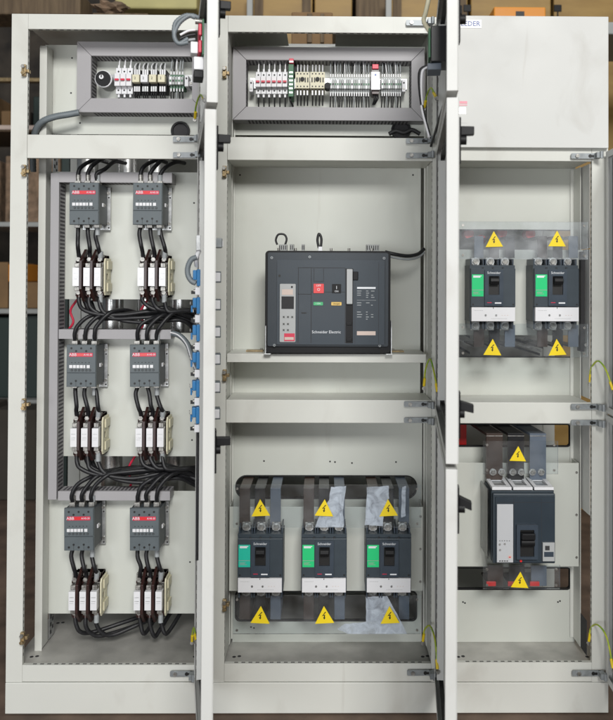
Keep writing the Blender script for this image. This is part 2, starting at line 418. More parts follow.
for py in (256, 345): x, z = at(586, py, .045); mb.cyl((x, .044, z), 'y', .006, .006, STEEL, 6)
mb.build('side_bracket', CR)
mb = B(xr-.001, xr+.001, .03, .12, ZL(660, 590), ZL(625, 590), HOLE); mb.build('side_bracket', CR)

# mounting plates
def plate(root, px0, px1, py0, py1, Y=YP, hl=[], rim=None, name='mounting_plate', m=PLATE, th=.003, marks=[]):
    xa, za = at(px0, py1, Y); xb, zb = at(px1, py0, Y)
    xa2, _ = at(px0, py0, Y); xb2, _ = at(px1, py1, Y); xa = (xa+xa2)/2; xb = (xb+xb2)/2
    hh = []
    for (a, b, c, d, r) in hl:
        u0, v0 = at(a, d, Y); u1, v1 = at(b, c, Y); hh.append(rrect(u0, u1, v0, v1, r, 8))
    mb = MB().prism([(xa, za), (xb, za), (xb, zb), (xa, zb)], hh, Y, Y+th, m)
    holes(mb, marks, Y)
    o = mb.build(name, root)
    if rim:
        for (a, b, c, d, r) in hl:
            u0, v0 = at(a, d, Y); u1, v1 = at(b, c, Y); e = rim
            MB().prism(rrect(u0-e*.3, u1+e*.3, v0-e*.3, v1+e*.3, r+e*.3, 8), [rrect(u0+e, u1-e, v0+e, v1-e, max(.002, r-e), 8)], Y-.002, Y+.012, BLACKG).build('edge_trim', root)
    return xa, xb, za, zb
plate(CL, 45, 200, 46, 134, marks=[(72, 58), (71, 93), (50, 123), (80, 123)])
plate(CL, 45, 200, 172.5, 299, marks=[(194, 203), (61, 295)])
plate(CL, 45, 200, 333, 456, marks=[(108, 375), (192, 440)])
plate(CL, 43, 200, 491, 613.5, marks=[(190, 562)])
plate(CM, 234.5, 425, 47, 135)
plate(CM, 234.5, 420.5, 163, 396, marks=[(240, 175), (413, 175)])
plate(CM, 233, 422, 420, 642, hl=[(232.5+3, 417, 475.5, 498.5, .036), (233+2, 417, 591, 621, .016)], rim=.003,
      marks=[(264, 461), (330, 461.5), (335, 462), (352, 463), (396, 462), (251, 627), (254, 628)])
plate(CR, 447, 575.5, 163, 398, hl=[(452, 573.2, 230, 357, .004)], rim=.0025)
plate(CR, 447, 574.5, 422, 642, hl=[(452, 570.5, 424, 446.5, .012), (452, 570.5, 567.5, 589.5, .012)], rim=.003,
      marks=[(463, 602), (465, 603), (558, 602), (560, 601)])
# shelves
def shelf(root, xa, xb, zt, zb, y1=YP-.001, nm='shelf'):
    mb = B(xa, xb, .016, y1, zt-.003, zt, PX); 
    if zb is not None: mb.box(xa, xb, .0, .0159, zb, zt, PX)
    return mb.build(nm, root, .001)
shelf(CM, XL(226)+.003, XL(426), ZL(354, 330), ZL(362.5, 330))
shelf(CM, XL(226)+.003, XL(432)-.003, ZL(400, 330)-.0005, None, nm='divider_sheet')
shelf(CM, XL(226)+.003, XL(432)-.003, ZL(159.5, 330), None, nm='divider_sheet')
shelf(CR, xs2+.03, XL(590)-.002, ZL(402.5, 530)-.0005, None, nm='divider_sheet')
shelf(CR, xs2+.03, XL(590)-.002, ZL(160, 530), None, nm='divider_sheet')
# cover of the right top compartment
xa, z0 = at(447.5, 147.3, -.016); xb, z1 = at(608.5, 18.5, -.016)
B(xa+.004, xb, -.018, -.016+.014, z0, H-.0, PAINTD).build('compartment_cover', CR, .002)
# hinges
for a, b, c in ((173, 199, 139.3), (173, 200, 155), (170, 194, 673.5)): strap(CL, a, b, c)
for a, b, c in ((406, 431, 23), (406, 431, 141), (406, 431, 155.5), (404, 431, 404), (404, 431, 420), (407, 433, 672.5)): strap(CM, a, b, c)
for a, b, c in ((571, 598, 156), (571, 600, 406.5), (571, 600, 422.5), (572, 602, 673)): strap(CR, a, b, c)
for py in (71, 171, 404, 637): x, z = at(25.5 if py < 500 else 24, py, 0); catch(CL, x, z)
for py in (73, 172, 375, 604): x, z = at(225.5, py, 0); catch(CM, x, z)
# raised breaker brackets (C shaped sheets)
def bracket(root, px0, px1, py0, py1, Y, yb=YP-.004):
    xa, za = at(px0, py1, Y); xb, zb = at(px1, py0, Y)
    mb = B(xa, xb, Y, Y+.0025, za, zb, PLATE)
    mb.box(xa, xa+.0025, Y+.0025, yb, za, zb, PLATE); mb.box(xb-.0025, xb, Y+.0025, yb, za, zb, PLATE)
    for z in (za+.03, (za+zb)/2, zb-.03): mb.cyl((xb-.008, Y-.003, z), 'y', .004, .003, STEEL, 6)
    mb.build('breaker_bracket', root, .001)
YB = .07
bracket(CM, 229, 423, 507, 591, YB)
bracket(CR, 452, 583, 250, 335, YB)
bracket(CR, 452, 579, 463, 566.5, YB+.015)

# ------------------------------------------------------------------ doors
def door(root, hx, hy, z0, z1, W, ang, th=.028, side=1, handle=None, hz=None, tilt=0, hl=.05):
    """local u: hinge to free edge, w: thickness (inner face at w=0, outer at w=th), rotated by ang about the hinge; side=1: outer face towards +w"""
    ca, sa = math.cos(ang), math.sin(ang)
    X = Matrix(((ca, -sa*side, 0, hx), (sa, ca*side, 0, hy), (0, 0, 1, 0), (0, 0, 0, 1)))
    mb = B(0, W, th-.002, th, z0, z1, PAINTD)
    mb.box(0, .002, 0, th-.002, z0, z1, PAINTD); mb.box(W-.002, W, 0, th-.002, z0, z1, PAINTD)
    mb.box(.002, W-.002, 0, th-.002, z0, z0+.002, PAINTD); mb.box(.002, W-.002, 0, th-.002, z1-.002, z1, PAINTD)
    mb.box(.002, .020, 0, .002, z0+.002, z1-.002, PAINTD); mb.box(W-.020, W-.002, 0, .002, z0+.002, z1-.002, PAINTD)
    mb.box(.02, W-.02, 0, .002, z0+.002, z0+.020, PAINTD); mb.box(.02, W-.02, 0, .002, z1-.020, z1-.002, PAINTD)
    d = mb.build('door', root, .0012, X)
    mb = MB(); g0, g1 = .022, .036
    mb.box(g0, g1, th-.014, th-.002, z0+g0, z1-g0, BLACKG); mb.box(W-g1, W-g0, th-.014, th-.002, z0+g0, z1-g0, BLACKG)
    mb.box(g1, W-g1, th-.014, th-.002, z0+g0, z0+g1, BLACKG); mb.box(g1, W-g1, th-.014, th-.002, z1-g1, z1-g0, BLACKG)
    mb.build('gasket', d, 0, X)
    for u in (.07, W-.095):
        mb = MB(); mb.box(u, u+.025, .004, th-.0021, z0+.05, z1-.05, PAINTD)
        z = z0+.06
        while z < z1-.07: mb.box(u+.007, u+.018, .0032, .004, z, z+.013, HOLE); z += .028
        mb.build('stiffener', d, .001, X)
    if hz is not None:
        mb = MB()
        u = W-.045
        mb.box(u-.014, u+.014, th, th+.006, hz-.055, hz+.050, BLACKP)
        mb.cyl((u, th+.005, hz+.0), 'y', .011, .014, BLACKP, 14)
        c, s_ = math.cos(tilt), math.sin(tilt)
        vs = []
        for (a, b) in ((th+.006, .0105), (th+.006+hl, .0095)):
            for (uu, zz) in ((-.009, -b), (.009, -b), (.009, b), (-.009, b)):
                vs.append((u+uu, a, hz+.02+zz - (a-th)*math.tan(tilt)))
        mb.add(vs, [(0, 1, 2, 3), (7, 6, 5, 4), (0, 4, 5, 1), (1, 5, 6, 2), (2, 6, 7, 3), (3, 7, 4, 0)], BLACKP)
        
        mb.build('handle', d, .0015, X)
    return d, X
def zdoor(py, W, hy=-.02): # near-edge height from photo row
    return at(330, py, -W)[1]
WLd, WMd = .575, .68
hxL = XL(196)+.004; hxM = XL(433)+.004
def ang_for(hx, hy, pxfree, W, py=300):
    x, _ = at(pxfree, py, hy-W*.99); return math.atan2(-math.sqrt(max(0, W*W-(x-hx)**2)), x-hx)
HY = -.022
aL1 = ang_for(hxL, HY, 206.5, WLd, 50); aL2 = ang_for(hxL, HY, 203.2, WLd, 300)
aM = ang_for(hxM, HY, 446.0, WMd, 300)
zsL = ZL(147.3, 200, -.02); zsM1 = ZL(147.5, 433, -.02); zsM2 = ZL(413.5, 433, -.02)
zh = lambda py, Y: at(330, py, Y)[1]
dL1, XFL1 = door(CL, hxL, HY, zsL+.010, H-.012, WLd, aL1, th=.027, hz=zh(11, -.56), hl=.026)
dL2, XFL2 = door(CL, hxL, HY, .115, zsL-.006, WLd, aL2, th=.028, hz=zh(146, -.56), hl=.030)
# second swing handle on the tall left door
def handle_at(d, X, W, th, hz, tilt=0, hl=.03):
    mb = MB(); u = W-.045
    mb.box(u-.014, u+.014, th, th+.006, hz-.055, hz+.05, BLACKP)
    vs = []
    for (a, b) in ((th+.006, .0105), (th+.006+hl, .0095)):
        for (uu, zz) in ((-.009, -b), (.009, -b), (.009, b), (-.009, b)): vs.append((u+uu, a, hz+.02+zz-(a-th)*math.tan(tilt)))
    mb.add(vs, [(0, 1, 2, 3), (7, 6, 5, 4), (0, 4, 5, 1), (1, 5, 6, 2), (2, 6, 7, 3), (3, 7, 4, 0)], BLACKP)
    mb.cyl((u, th+.004, hz), 'y', .011, .012, BLACKP, 12)
    mb.build('handle', d, .0015, X)
handle_at(dL2, XFL2, WLd, .028, zh(452, -.56), hl=.034)
dM1, XFM1 = door(CM, hxM, HY, zsM1+.009, H-.012, WMd, aM, th=.026, hz=zh(18, -.66), hl=.004)
dM2, XFM2 = door(CM, hxM, HY, zsM2+.006, zsM1-.006, WMd, aM, th=.028, hz=zh(139, -.66), hl=.030)
handle_at(dM2, XFM2, WMd, .028, zh(413, -.66), tilt=.25, hl=.030)
dM3, XFM3 = door(CM, hxM, HY, .115, zsM2-.006, WMd, aM, th=.026, hz=zh(508, -.66), tilt=.4, hl=.028)
# right doors: hinged at the right post, swung out past the picture
hxR = XL(602)+.004
aR = math.atan2(-1, -.045)
door(CR, hxR, HY, ZL(413.5, 602, -.02)+.003, ZL(152, 602, -.02), .62, aR)
door(CR, hxR, HY, .115, ZL(413.5, 602, -.02)-.003, .62, aR)

# label on closed cover and pink sticker
xa, z0 = at(452, 28, -.0185); xb, z1 = at(481.5, 19.8, -.0185)
mb = B(xa, xb, -.0192, -.0182, z0, z1, WHITE); text('FEEDER', .0215, xb-.004, -.0194, (z0+z1)/2, BLUEINK, mb, 'RIGHT', 1.0)
mb.build('name_label', CR)
xa, z0 = at(458, 123, -.0185); xb, z1 = at(467.2, 98, -.0185)
mb = B(xa, xb, -.0190, -.0182, z0, z1, PAINTD)
mb.box(xa, xb, -.0196, -.019, z1-.018, z1-.010, PINKINK); mb.box(xa, xb, -.0196, -.019, z1-.024, z1-.021, PINKINK)
mb.box(xa+.002, xb-.004, -.0196, -.019, z1-.050, z1-.030, GALV)
mb.build('sticker', CR)

# ------------------------------------------------------------------ wire ducts
def duct_run(mb, x0, x1, z0, z1, y0, y1, vertical, slots=(1, 1)):
    mb.box(x0, x1, y0, y1, z0, z1, DUCT)
    p, w = .0125, .0062
    if vertical:
        z = z0+.01
        while z < z1-.012:
            if slots[0]: mb.box(x0-.0005, x0, y0+.012, y1-.008, z, z+w, SLOT)
            if slots[1]: mb.box(x1, x1+.0005, y0+.012, y1-.008, z, z+w, SLOT)
            z += p
    else:
        x = x0+.01
        while x < x1-.012:
            if slots[0]: mb.box(x, x+w, y0+.012, y1-.008, z0-.0005, z0, SLOT)
            if slots[1]: mb.box(x, x+w, y0+.012, y1-.008, z1, z1+.0005, SLOT)
            x += p
YD = .095; YDB = YP-.0005
def P(px, py, Y=YD): return at(px, py, Y)
G = 'slotted wiring ducts on the left bay plates'
def hduct(pxa, pxb, pya, pyb, label):
    xa, za = P(pxa, pyb); xb, zb = P(pxb, pya)
    mb = MB(); duct_run(mb, xa, xb, za, zb, YD, YDB, False)
    # mounting flange of lid
    mb.box(xa, xb, YD-.0012, YD, za-.001, zb+.001, DUCT)
    return tag(mb.build('wiring_duct', None, .001), label, 'wiring duct', G)
xa = P(50.2, 250)[0]; xb = P(58.6, 250)[0]
mb = MB(); duct_run(mb, xa, xb, P(50, 499.5)[1], P(50, 173)[1], YD, YDB, True); mb.box(xa, xb, YD-.0012, YD, P(50, 499.5)[1], P(50, 173)[1], DUCT)
tag(mb.build('wiring_duct', None, .001), 'tall upright slotted duct beside the upper two contactor rows', 'wiring duct', G)
xe = 59.2
hduct(xe, 172, 173, 182, 'horizontal slotted duct above the uppermost pair of contactors')
hduct(xe-.5, 171, 330, 338.5, 'horizontal slotted duct just above the middle pair of contactors')
hduct(xe-1.2, 170, 491.5, 500, 'horizontal slotted duct just above the lowest pair of contactors')
def duct_frame(p0, p1, q0, q1, w, label, wide=None):
    (xa, zb) = P(p0, q0, YD); (xb, za) = P(p1, q1, YD); wl = w; ww = w
    mb = MB()
    o = [(xa, za), (xb, za), (xb, zb), (xa, zb)]; i = [(xa+wl, za+ww), (xb-wl, za+ww), (xb-wl, zb-ww), (xa+wl, zb-ww)]
    root = thing('duct_frame', (xa, YD, za), label, 'wiring duct', 'mitred duct frames round the control rows')
    T = Matrix.Translation((-xa, -YD, -za))
    e = .0008
    for k, ins in enumerate(((0, 1), (1, 2), (2, 3), (3, 0))):
        a, b = ins
        A, Bq, C, D = o[a], o[b], i[b], i[a]
        cx = sum(p[0] for p in (A, Bq, C, D))/4; cz = sum(p[1] for p in (A, Bq, C, D))/4
        f = lambda p: (p[0]+(cx-p[0])*e*4, p[1]+(cz-p[1])*e*4)
        m2 = MB().prism([f(A), f(Bq), f(C), f(D)], [], YD, YDB, DUCT)
        m2.build('duct_side', root, .001, T)
    m3 = MB(); p_, w_ = .0115, .0055
    x = xa+wl+.006
    while x < xb-wl-.008:
        m3.box(x, x+w_, YD+.01, YDB-.006, za+ww+.0001, za+ww+.0009, SLOT); m3.box(x, x+w_, YD+.01, YDB-.006, zb-ww-.0009, zb-ww-.0001, SLOT)
        m3.box(x, x+w_, YD+.01, YDB-.006, za-.0008, za-.0001, SLOT); x += p_
    z = za+ww+.006
    while z < zb-ww-.008:
        m3.box(xa+wl+.0001, xa+wl+.0009, YD+.01, YDB-.006, z, z+w_, SLOT); m3.box(xb-wl-.0009, xb-wl-.0001, YD+.01, YDB-.006, z, z+w_, SLOT); z += p_
    m3.build('slots', root, 0, T)
    return root
duct_frame(77, 206, 41.5, 113, .046, 'mitred grey duct frame round the dial and relays at top of left bay')
duct_frame(233, 424.5, 46.5, 121, .043, 'long mitred grey duct frame round the terminals at top of middle bay')

# ------------------------------------------------------------------ contactors
def make_contactor():
    r = thing('contactor', (0, 0, 0), '', 'contactor', 'dark grey contactors in three rows of two')
    # local: x 0..w, y 0 = front of body, z 0..h
    w, h, d = .094, .134, .094
    mb = B(0, w, .012, d, .004, h-.004, CONTD); mb.box(.0, w, .004, .0119, 0, h, CONTG)
    for x in (w*.33, w*.66): mb.box(x-.001, x+.001, .0105, .0112, .0, h, HOLE)
    for zz, k in ((h+.0, 1),): pass
    mb.build('body', r, .002)
    mb = B(.001, w-.001, 0, .0038, .046, h-.001, CONTG)
    for i in range(3):
        x = w*(.17+.33*i)
        mb.cyl((x, -.0006, h-.011), 'y', .0034, .002, INK, 12)
    for i in (0, 1): mb.cyl((w*(.33+.34*i), -.0006, h-.020), 'y', .0034, .002, INK, 12)
    for i in range(6): mb.box(.016+i*.011, .019+i*.011, -.0005, .001, .076, .079, INK)
    for i in range(6): mb.cyl((.018+i*.0115, -.0008, .0535), 'y', .0036, .002, HOLE, 10); mb.cyl((.018+i*.0115, -.0012, .0535), 'y', .002, .001, CONTG, 8)
    mb.build('front_cover', r, .0012)
    mb = B(.001, w-.001, .0, .0038, .001, .0435, CONTG)
    for i in range(3): mb.cyl((w*(.17+.33*i), -.0006, .011), 'y', .0036, .002, INK, 12)
    for i in (0, 1): mb.cyl((w*(.33+.34*i), -.0006, .0195), 'y', .0034, .002, INK, 12); mb.box(w*(.33+.34*i)-.0006, w*(.33+.34*i)+.0006, -.0004, .001, .002, .020, HOLE)
    mb.build('lower_cover', r, .0012)
    mb = MB().prism(rrect(.010, .084, .0965, .1085, .002, 3), [], -.0012, .0, RED)
    text('ABB', .0125, .021, -.0014, .1025, WINK, mb, sx=1.1); mb.box(.034, .056, -.0015, -.0012, .099, .106, REDB); text('A145-30', .0085, .069, -.0014, .1025, WINK, mb, sx=.9)
    mb.build('red_label', r)
    mb = MB()
    for a, b in ((.010, .020), (.0215, .031), (.0325, .042), (.0435, .053), (.0545, .061), (.065, .075)): mb.box(a, b, -.0022, .0, .0600, .0700, WHITE)
    mb.build('white_markers', r, .0006)
    mb = B(.012, w+.010, d, d+.006, -.012, h-.004, GALV)
    for z in (.0, .1): mb.cyl((w+.004, d-.004, z+.01), 'y', .005, .004, STEEL, 8); mb.cyl((w+.005, d-.001, z-.004), 'y', .003, .002, HOLE, 8)
    mb.build('base_plate', r, .001)
    mb = B(w, w+.004, .035, .052, .060, .072, WHITE); mb.cyl((w+.004, .052, .066), 'x', .004, .002, STEEL, 8); mb.build('side_tab', r, .0008)
    for k in range(3):
        x = w*(.17+.33*k)
        t = B(x-.009, x+.009, .03, .06, h-.0045, h+.010, STEEL); t.cyl((x, .028, h+.004), 'y', .005, .006, STEEL, 8); t.build('terminal', r, .001)
        t = B(x-.009, x+.009, .03, .06, -.008, .0045, STEEL); t.build('terminal', r, .001)
    return r
YC = .052
CPOS = {(0, 0): (69.0, 224.6), (0, 1): (132.4, 224.6), (1, 0): (66.0, 387), (1, 1): (129.6, 387), (2, 0): (63.8, 551.0), (2, 1): (129.5, 551.0)}
rown = ['upper', 'middle', 'lower']; coln = ['beside the tall wiring duct', 'nearer the open door']
lab = {(0, 0): 'contactor in the top row beside the tall wiring duct', (0, 1): 'contactor in the top row nearer the open door',
       (1, 0): 'contactor in the middle row beside the tall wiring duct', (1, 1): 'contactor in the middle row nearer the open door',
       (2, 0): 'contactor in the bottom row nearer the left cabinet post', (2, 1): 'contactor in the bottom row nearer the open door'}
c0 = make_contactor(); first = True; CW = {}
for k, (px, py) in CPOS.items():
    x, z = at(px, py, YC)
    L = 'dark grey red-labelled '+lab[k]
    if first: c0.location = (x, YC, z); c0['label'] = L; first = False
    else: dup(c0, (x, YC, z), L)
    CW[k] = (x, z)
for o_ in [o_ for o_ in bpy.data.objects if o_.get('category') == 'contactor']: o_.rotation_euler = (0, random.uniform(-.012, .012), random.uniform(-.02, .02))

# ------------------------------------------------------------------ fuse bases
def make_fuse():
    r = thing('fuse_holder', (0, 0, 0), '', 'fuse holder', 'triple fuse holders under the contactors')
    d = .088
    for k in range(3):
        x = k*.0345
        mb = B(x+.001, x+.0215, 0, .026, .030, .089, CERAM)
        mb.box(x+.004, x+.018, -.0008, 0, .058, .060, GALV); mb.box(x+.004, x+.016, -.0008, 0, .052, .053, GALV); mb.box(x+.004, x+.018, -.0008, 0, .07, .072, GALV)
        f = mb.build('fuse', r, .0025)
        mb = B(x+.001, x+.021, .026, .05, .018, .101, STEEL)
        mb.box(x+.003, x+.019, .012, .026, .090, .104, STEEL); mb.box(x+.003, x+.019, .012, .026, .014, .028, STEEL)
        mb.build('contact_clip', f, .0015)
        for z0, z1 in ((.100, .132), (-.006, .024)):
            mb = B(x-.001, x+.020, .044, .052, z0, z1, STEEL); zc = (z0+z1)/2
            mb.cyl((x+.010, .028, zc), 'y', .0075, .018, STEEL, 6, smooth=False); mb.cyl((x+.010, .038, zc), 'y', .010, .004, STEEL, 14)
            mb.box(x+.001, x+.004, .03, .045, z0+.003, z0+.012, BROWNB)
            mb.build('terminal', r, .0008)
    for k in range(2):
        x = .0275+k*.0345
        o = [(-.006, .02), (.030, -.020), (.088, -.024), (.088, .142), (.05, .150), (-.004, .112)]
        MB().prism(o, [], x-.0042, x+.0042, BROWNB, fn=lambda u, v, w: (w, u, v)).build('phase_barrier', r, .0006)
    mb = B(.002, .0935, .053, d, -.008, .130, BROWNB)
    for z0, z1 in ((.106, .124), (-.002, .012)): mb.box(.004, .090, .036, .0528, z0, z1, BROWNB); mb.build('base', r, .002)
    o = [(.022, .012), (.03, .0), (.088, .0), (.088, .120), (.03, .120), (.022, .108)]
    mb = MB().prism(o, [[(.04, .05), (.06, .05), (.06, .07), (.04, .07)]], .094, .099, CREAM, fn=lambda u, v, w: (w, u, v))
    mb.box(.099, .104, .04, .086, .012, .04, CREAM); mb.box(.099, .104, .04, .086, .084, .112, CREAM); mb.box(.099, .101, .05, .07, .05, .072, CREAM)
    mb.build('end_plate', r, .001)
    return r
YF = .066
FPOS = {(0, 0): (72.0, 286), (0, 1): (137.0, 286), (1, 0): (69.7, 447), (1, 1): (135.0, 447), (2, 0): (68.0, 610.5), (2, 1): (133.2, 610.5)}
f0 = make_fuse(); FW = {}; first = True
for k, (px, py) in FPOS.items():
    x, z = at(px, py, YF); z -= .030
    L = 'triple white fuse holder under the '+lab[k].replace('contactor in ', 'contactor of ')
    L = ' '.join(L.split()[:16])
    if first: f0.location = (x, YF, z); f0['label'] = L; first = False
    else: dup(f0, (x, YF, z), L)
    FW[k] = (x, z)

# ------------------------------------------------------------------ power cables
phn = ['first', 'middle', 'last']
where = {(0, 0): 'top row contactor beside the tall duct', (0, 1): 'top row contactor nearer the open door', (1, 0): 'middle row contactor beside the tall duct',
         (1, 1): 'middle row contactor nearer the open door', (2, 0): 'bottom row contactor nearer the post', (2, 1): 'bottom row contactor nearer the door'}
fwh = {(0, 0): 'top row fuses beside the tall duct', (0, 1): 'top row fuses nearer the open door', (1, 0): 'middle row fuses beside the tall duct',
       (1, 1): 'middle row fuses nearer the open door', (2, 0): 'bottom row fuses nearer the post', (2, 1): 'bottom row fuses nearer the door'}
def cable(pts, label, group, sleeve0=None, sleeve1=None, r=.0066, steps=7):
    rj = random.Random(label); pts = [Vector(pts[0])]+[Vector(p)+Vector((rj.uniform(-.003, .003), rj.uniform(-.003, .003), rj.uniform(-.004, .004))) for p in pts[1:-1]]+[Vector(pts[-1])]
    t = thing('power_cable', pts[0], label, 'cable', group); T = Matrix.Translation(-Vector(pts[0]))
    MB().tube(pts, r, CABLE, 10, steps).build('insulation', t, 0, T)
    for s in (sleeve0, sleeve1):
        if s:
            a, b, m = s; a = Vector(a); b = Vector(b)
            MB().tube([a, (a+b)/2, b], r*1.22, m, 10, 2).build('sleeve', t, 0, T)
    return t
for k in CPOS:
    cx, cz = CW[k]; fx, fz = FW[k]
    for i in range(3):
        x = cx+.094*(.17+.33*i)
        # contactor to fuse
        y = YC+.042; top = Vector((x, y, cz-.004)); tx = fx+.0345*i+.010; bot = Vector((tx, YF+.040, fz+.118))
        j = random.uniform(-.005, .005)
        dz = top.z-bot.z
        pts = [top, Vector((x+.001+j, y-.004, top.z-dz*.25)), Vector((x+(tx-x)*.7+.004+j, y-.010, top.z-dz*.6)), Vector((tx+.002, YF+.032, bot.z+.02)), bot]
        s0 = s1 = None
        if i == 2: s0 = ((x, y, cz-.004), (x+.001, y-.003, cz-.032), GREYS); s1 = ((tx+.003, YF+.031, bot.z+.024), (tx, YF+.036, bot.z-.004), GREYS)
        cable(pts, f'{phn[i]} short black cable from {where[k]} to its fuses', 'short cables between contactors and fuses', s0, s1)
        # top cables arcing back over the duct
        zt = cz+.134; x2 = x
        rr = [.052, .060, .050][i]
        top = Vector((x, YC+.042, zt+.004))
        if k[0] == 0:
            pts = [top, top+Vector((.0, -.004, .03)), top+Vector((.012+.004*i, .0, rr)), top+Vector((.040, .055, rr+.030)), top+Vector((.055, .13, rr+.035))]
        else:
            pts = [top, top+Vector((.0, -.012, .03)), top+Vector((.012, -.012, .058)), top+Vector((.045, .0, .082+.006*i)), top+Vector((.085, .05, .090+.006*i)), top+Vector((.16-.02*i, .13, .085))]
        s0 = (tuple(top+Vector((0, 0, -.004))), tuple(top+Vector((0, -.003, .026))), GREYS if i == 2 else STEEL)
        cable(pts, f'{phn[i]} black cable bending into the top of the {where[k]}', 'cables entering the contactors from above', s0)
# bottom cables: gathered and led towards the door side
for k in FPOS:
    fx, fz = FW[k]; row, c = k
    for i in range(3):
        x = fx+.0345*i+.010; st = Vector((x, YF+.040, fz+.004))
        drop = [.050, .056, .062][i] if row < 2 else [.062, .070, .064][i]
        endx = XL(202, YP)
        if row < 2:
            yb = st.y-.004+.004*i
            if c == 0:
                pts = [st, st+Vector((.001, -.006, -.028)), st+Vector((.018, -.010, -drop)), Vector((x+.07, yb-.004, st.z-drop-.016-.004*i)),
                       Vector((x+.15, yb+.0, st.z-drop-.016-.008*i)), Vector((x+.25, yb+.02, st.z-drop-.008-.009*i)), Vector((endx-.05+.01*i, yb+.055, st.z-drop-.035-.010*i)), Vector((endx, yb+.09, st.z-drop-.065-.01*i))]
            else:
                pts = [st, st+Vector((.001, -.006, -.022)), st+Vector((.018, -.012, -drop+.010)), Vector((x+.055, yb+.0, st.z-drop-.004+.006*i)),
                       Vector((x+.09, yb+.02, st.z-drop-.008+.004*i)), Vector((endx-.012, yb+.06, st.z-drop-.040+.006*i)), Vector((endx+.01, yb+.10, st.z-drop-.06))]
        else:
            if c == 0:
                pts = [st, st+Vector((.002, -.004, -.035)), st+Vector((.016, .0, -drop)), st+Vector((.05, .02, -drop-.012)), Vector((x+.14, st.y+.06, st.z-drop+.004)), Vector((x+.24, st.y+.12, st.z-drop+.018+.004*i))]
            else:
                pts = [st, st+Vector((.002, -.004, -.035)), st+Vector((.014, .0, -drop)), st+Vector((.03, .03, -drop+.01)), st+Vector((.06, .12, -drop+.045)), st+Vector((.12, .22, -drop+.06))]
        s0 = (tuple(st+Vector((0, 0, .006))), tuple(st+Vector((.001, -.004, -.028))), GREYS) if i == 2 else (tuple(st+Vector((0, 0, .006))), tuple(st+Vector((.001, -.004, -.012))), BROWNB)
        cable(pts, f'{phn[i]} black cable leaving the bottom of the {fwh[k]}', 'cables leaving the fuses below', s0)
# thick bundle lying through the two gaps
for row, (pya, pyb) in enumerate(((310, 322), (466, 482))):
    for j in range(2):
        pts = []
        for px, dy in ((84+6*j, -12), (92+4*j, 2), (110, 5), (140, 2), (165, -1), (182, 6), (200, 16)):
            x, z = at(px, pya+dy+j*3, .13+.012*j+ (0 if px < 170 else .03)); pts.append((x, .13+.012*j+(0 if px < 170 else .03), z))
        cable(pts, f"{['front','rear'][j]} long thick black cable through the gap under the {['top','middle'][row]} row fuses", 'long cables through the plate gaps', r=.0085)

# capacitor cans standing behind the plates
n = 0
for (py0, py1, xs, rn) in ((285, 350, (113, 147, 181), 'top'), (440, 505, (112, 149, 176), 'middle'), (128, 190, (88, 128, 158), 'uppermost')):
    for i, px in enumerate(xs):
        Y = .30; x, z1 = at(px, py0, Y); _, z0 = at(px, py1, Y)
        nm = ['first', 'middle', 'last'][i]
        t = thing('capacitor', (x, Y, z0), f"{nm} silver capacitor can seen through the gap " + {'top': 'under the top fuses', 'middle': 'under the middle fuses', 'uppermost': 'under the upper crossbar'}[rn], 'capacitor', 'silver capacitor cans behind the plates')
        MB().cyl((0, 0, 0), 'z', .036, z1-z0, ALU, 28).build('can', t, .002)
        MB().cyl((0, 0, z1-z0), 'z', .030, .02, BLACKP, 20).cyl((0, 0, z1-z0+.02), 'z', .010, .012, STEEL, 12).build('terminal_cap', t)
        B(-.045, .045, -.045, .045, -.004, -.0005, GALV).build('foot_bracket', t)
# red wires behind
for i, (px, pa, pb) in enumerate(((133, 455, 495), (75, 299, 332), (145, 300, 334))):
    pts = []
    for k, f in enumerate((0, .35, .7, 1)):
        x, z = at(px+(-1)**k*2.5-6*f, pa+(pb-pa)*f, .2); pts.append((x, .2, z))
    tag(MB().tube(pts, .004, RED, 8, 5).build('red_wire'), ['thin red wire crossing the gap under the middle fuses', 'thin red wire in the gap near the tall duct', 'short red wire between cans in the gap under the top fuses'][i], 'wire', 'thin red wires behind the plates')

# ------------------------------------------------------------------ top-left control row
YT = .088
def row_local(px, py, Y=YT): return at(px, py, Y)
x, z = at(103, 78.5, YT); rs = 8.6/768*(2.4+YT)
t = thing('rotary_switch', (x, YT, z), 'round dial with black knob and white ring at top of the left bay', 'rotary switch')
MB().cyl((0, .012, 0), 'y', rs*.9, .058, GREYBOX, 28).build('housing', t, .001)
mb = MB().cyl((0, .004, 0), 'y', rs, .008, WHITE, 32)
for i in range(14):
    a = R(i*360/14); mb.box(math.cos(a)*rs*.86-.0008, math.cos(a)*rs*.86+.0008, .0032, .004, math.sin(a)*rs*.86-.0008, math.sin(a)*rs*.86+.0008, INK)
mb.build('dial', t)
MB().cyl((0, -.004, 0), 'y', rs*.86, .0078, BLACKP, 32).build('ring', t, .001)
k_ = MB().cyl((-.003, -.010, .003), 'y', rs*.26, .006, WHITE, 24); k_.box(-.005, -.001, -.0108, -.010, .001, rs*.34, INK); k_.build('knob', t, .001)
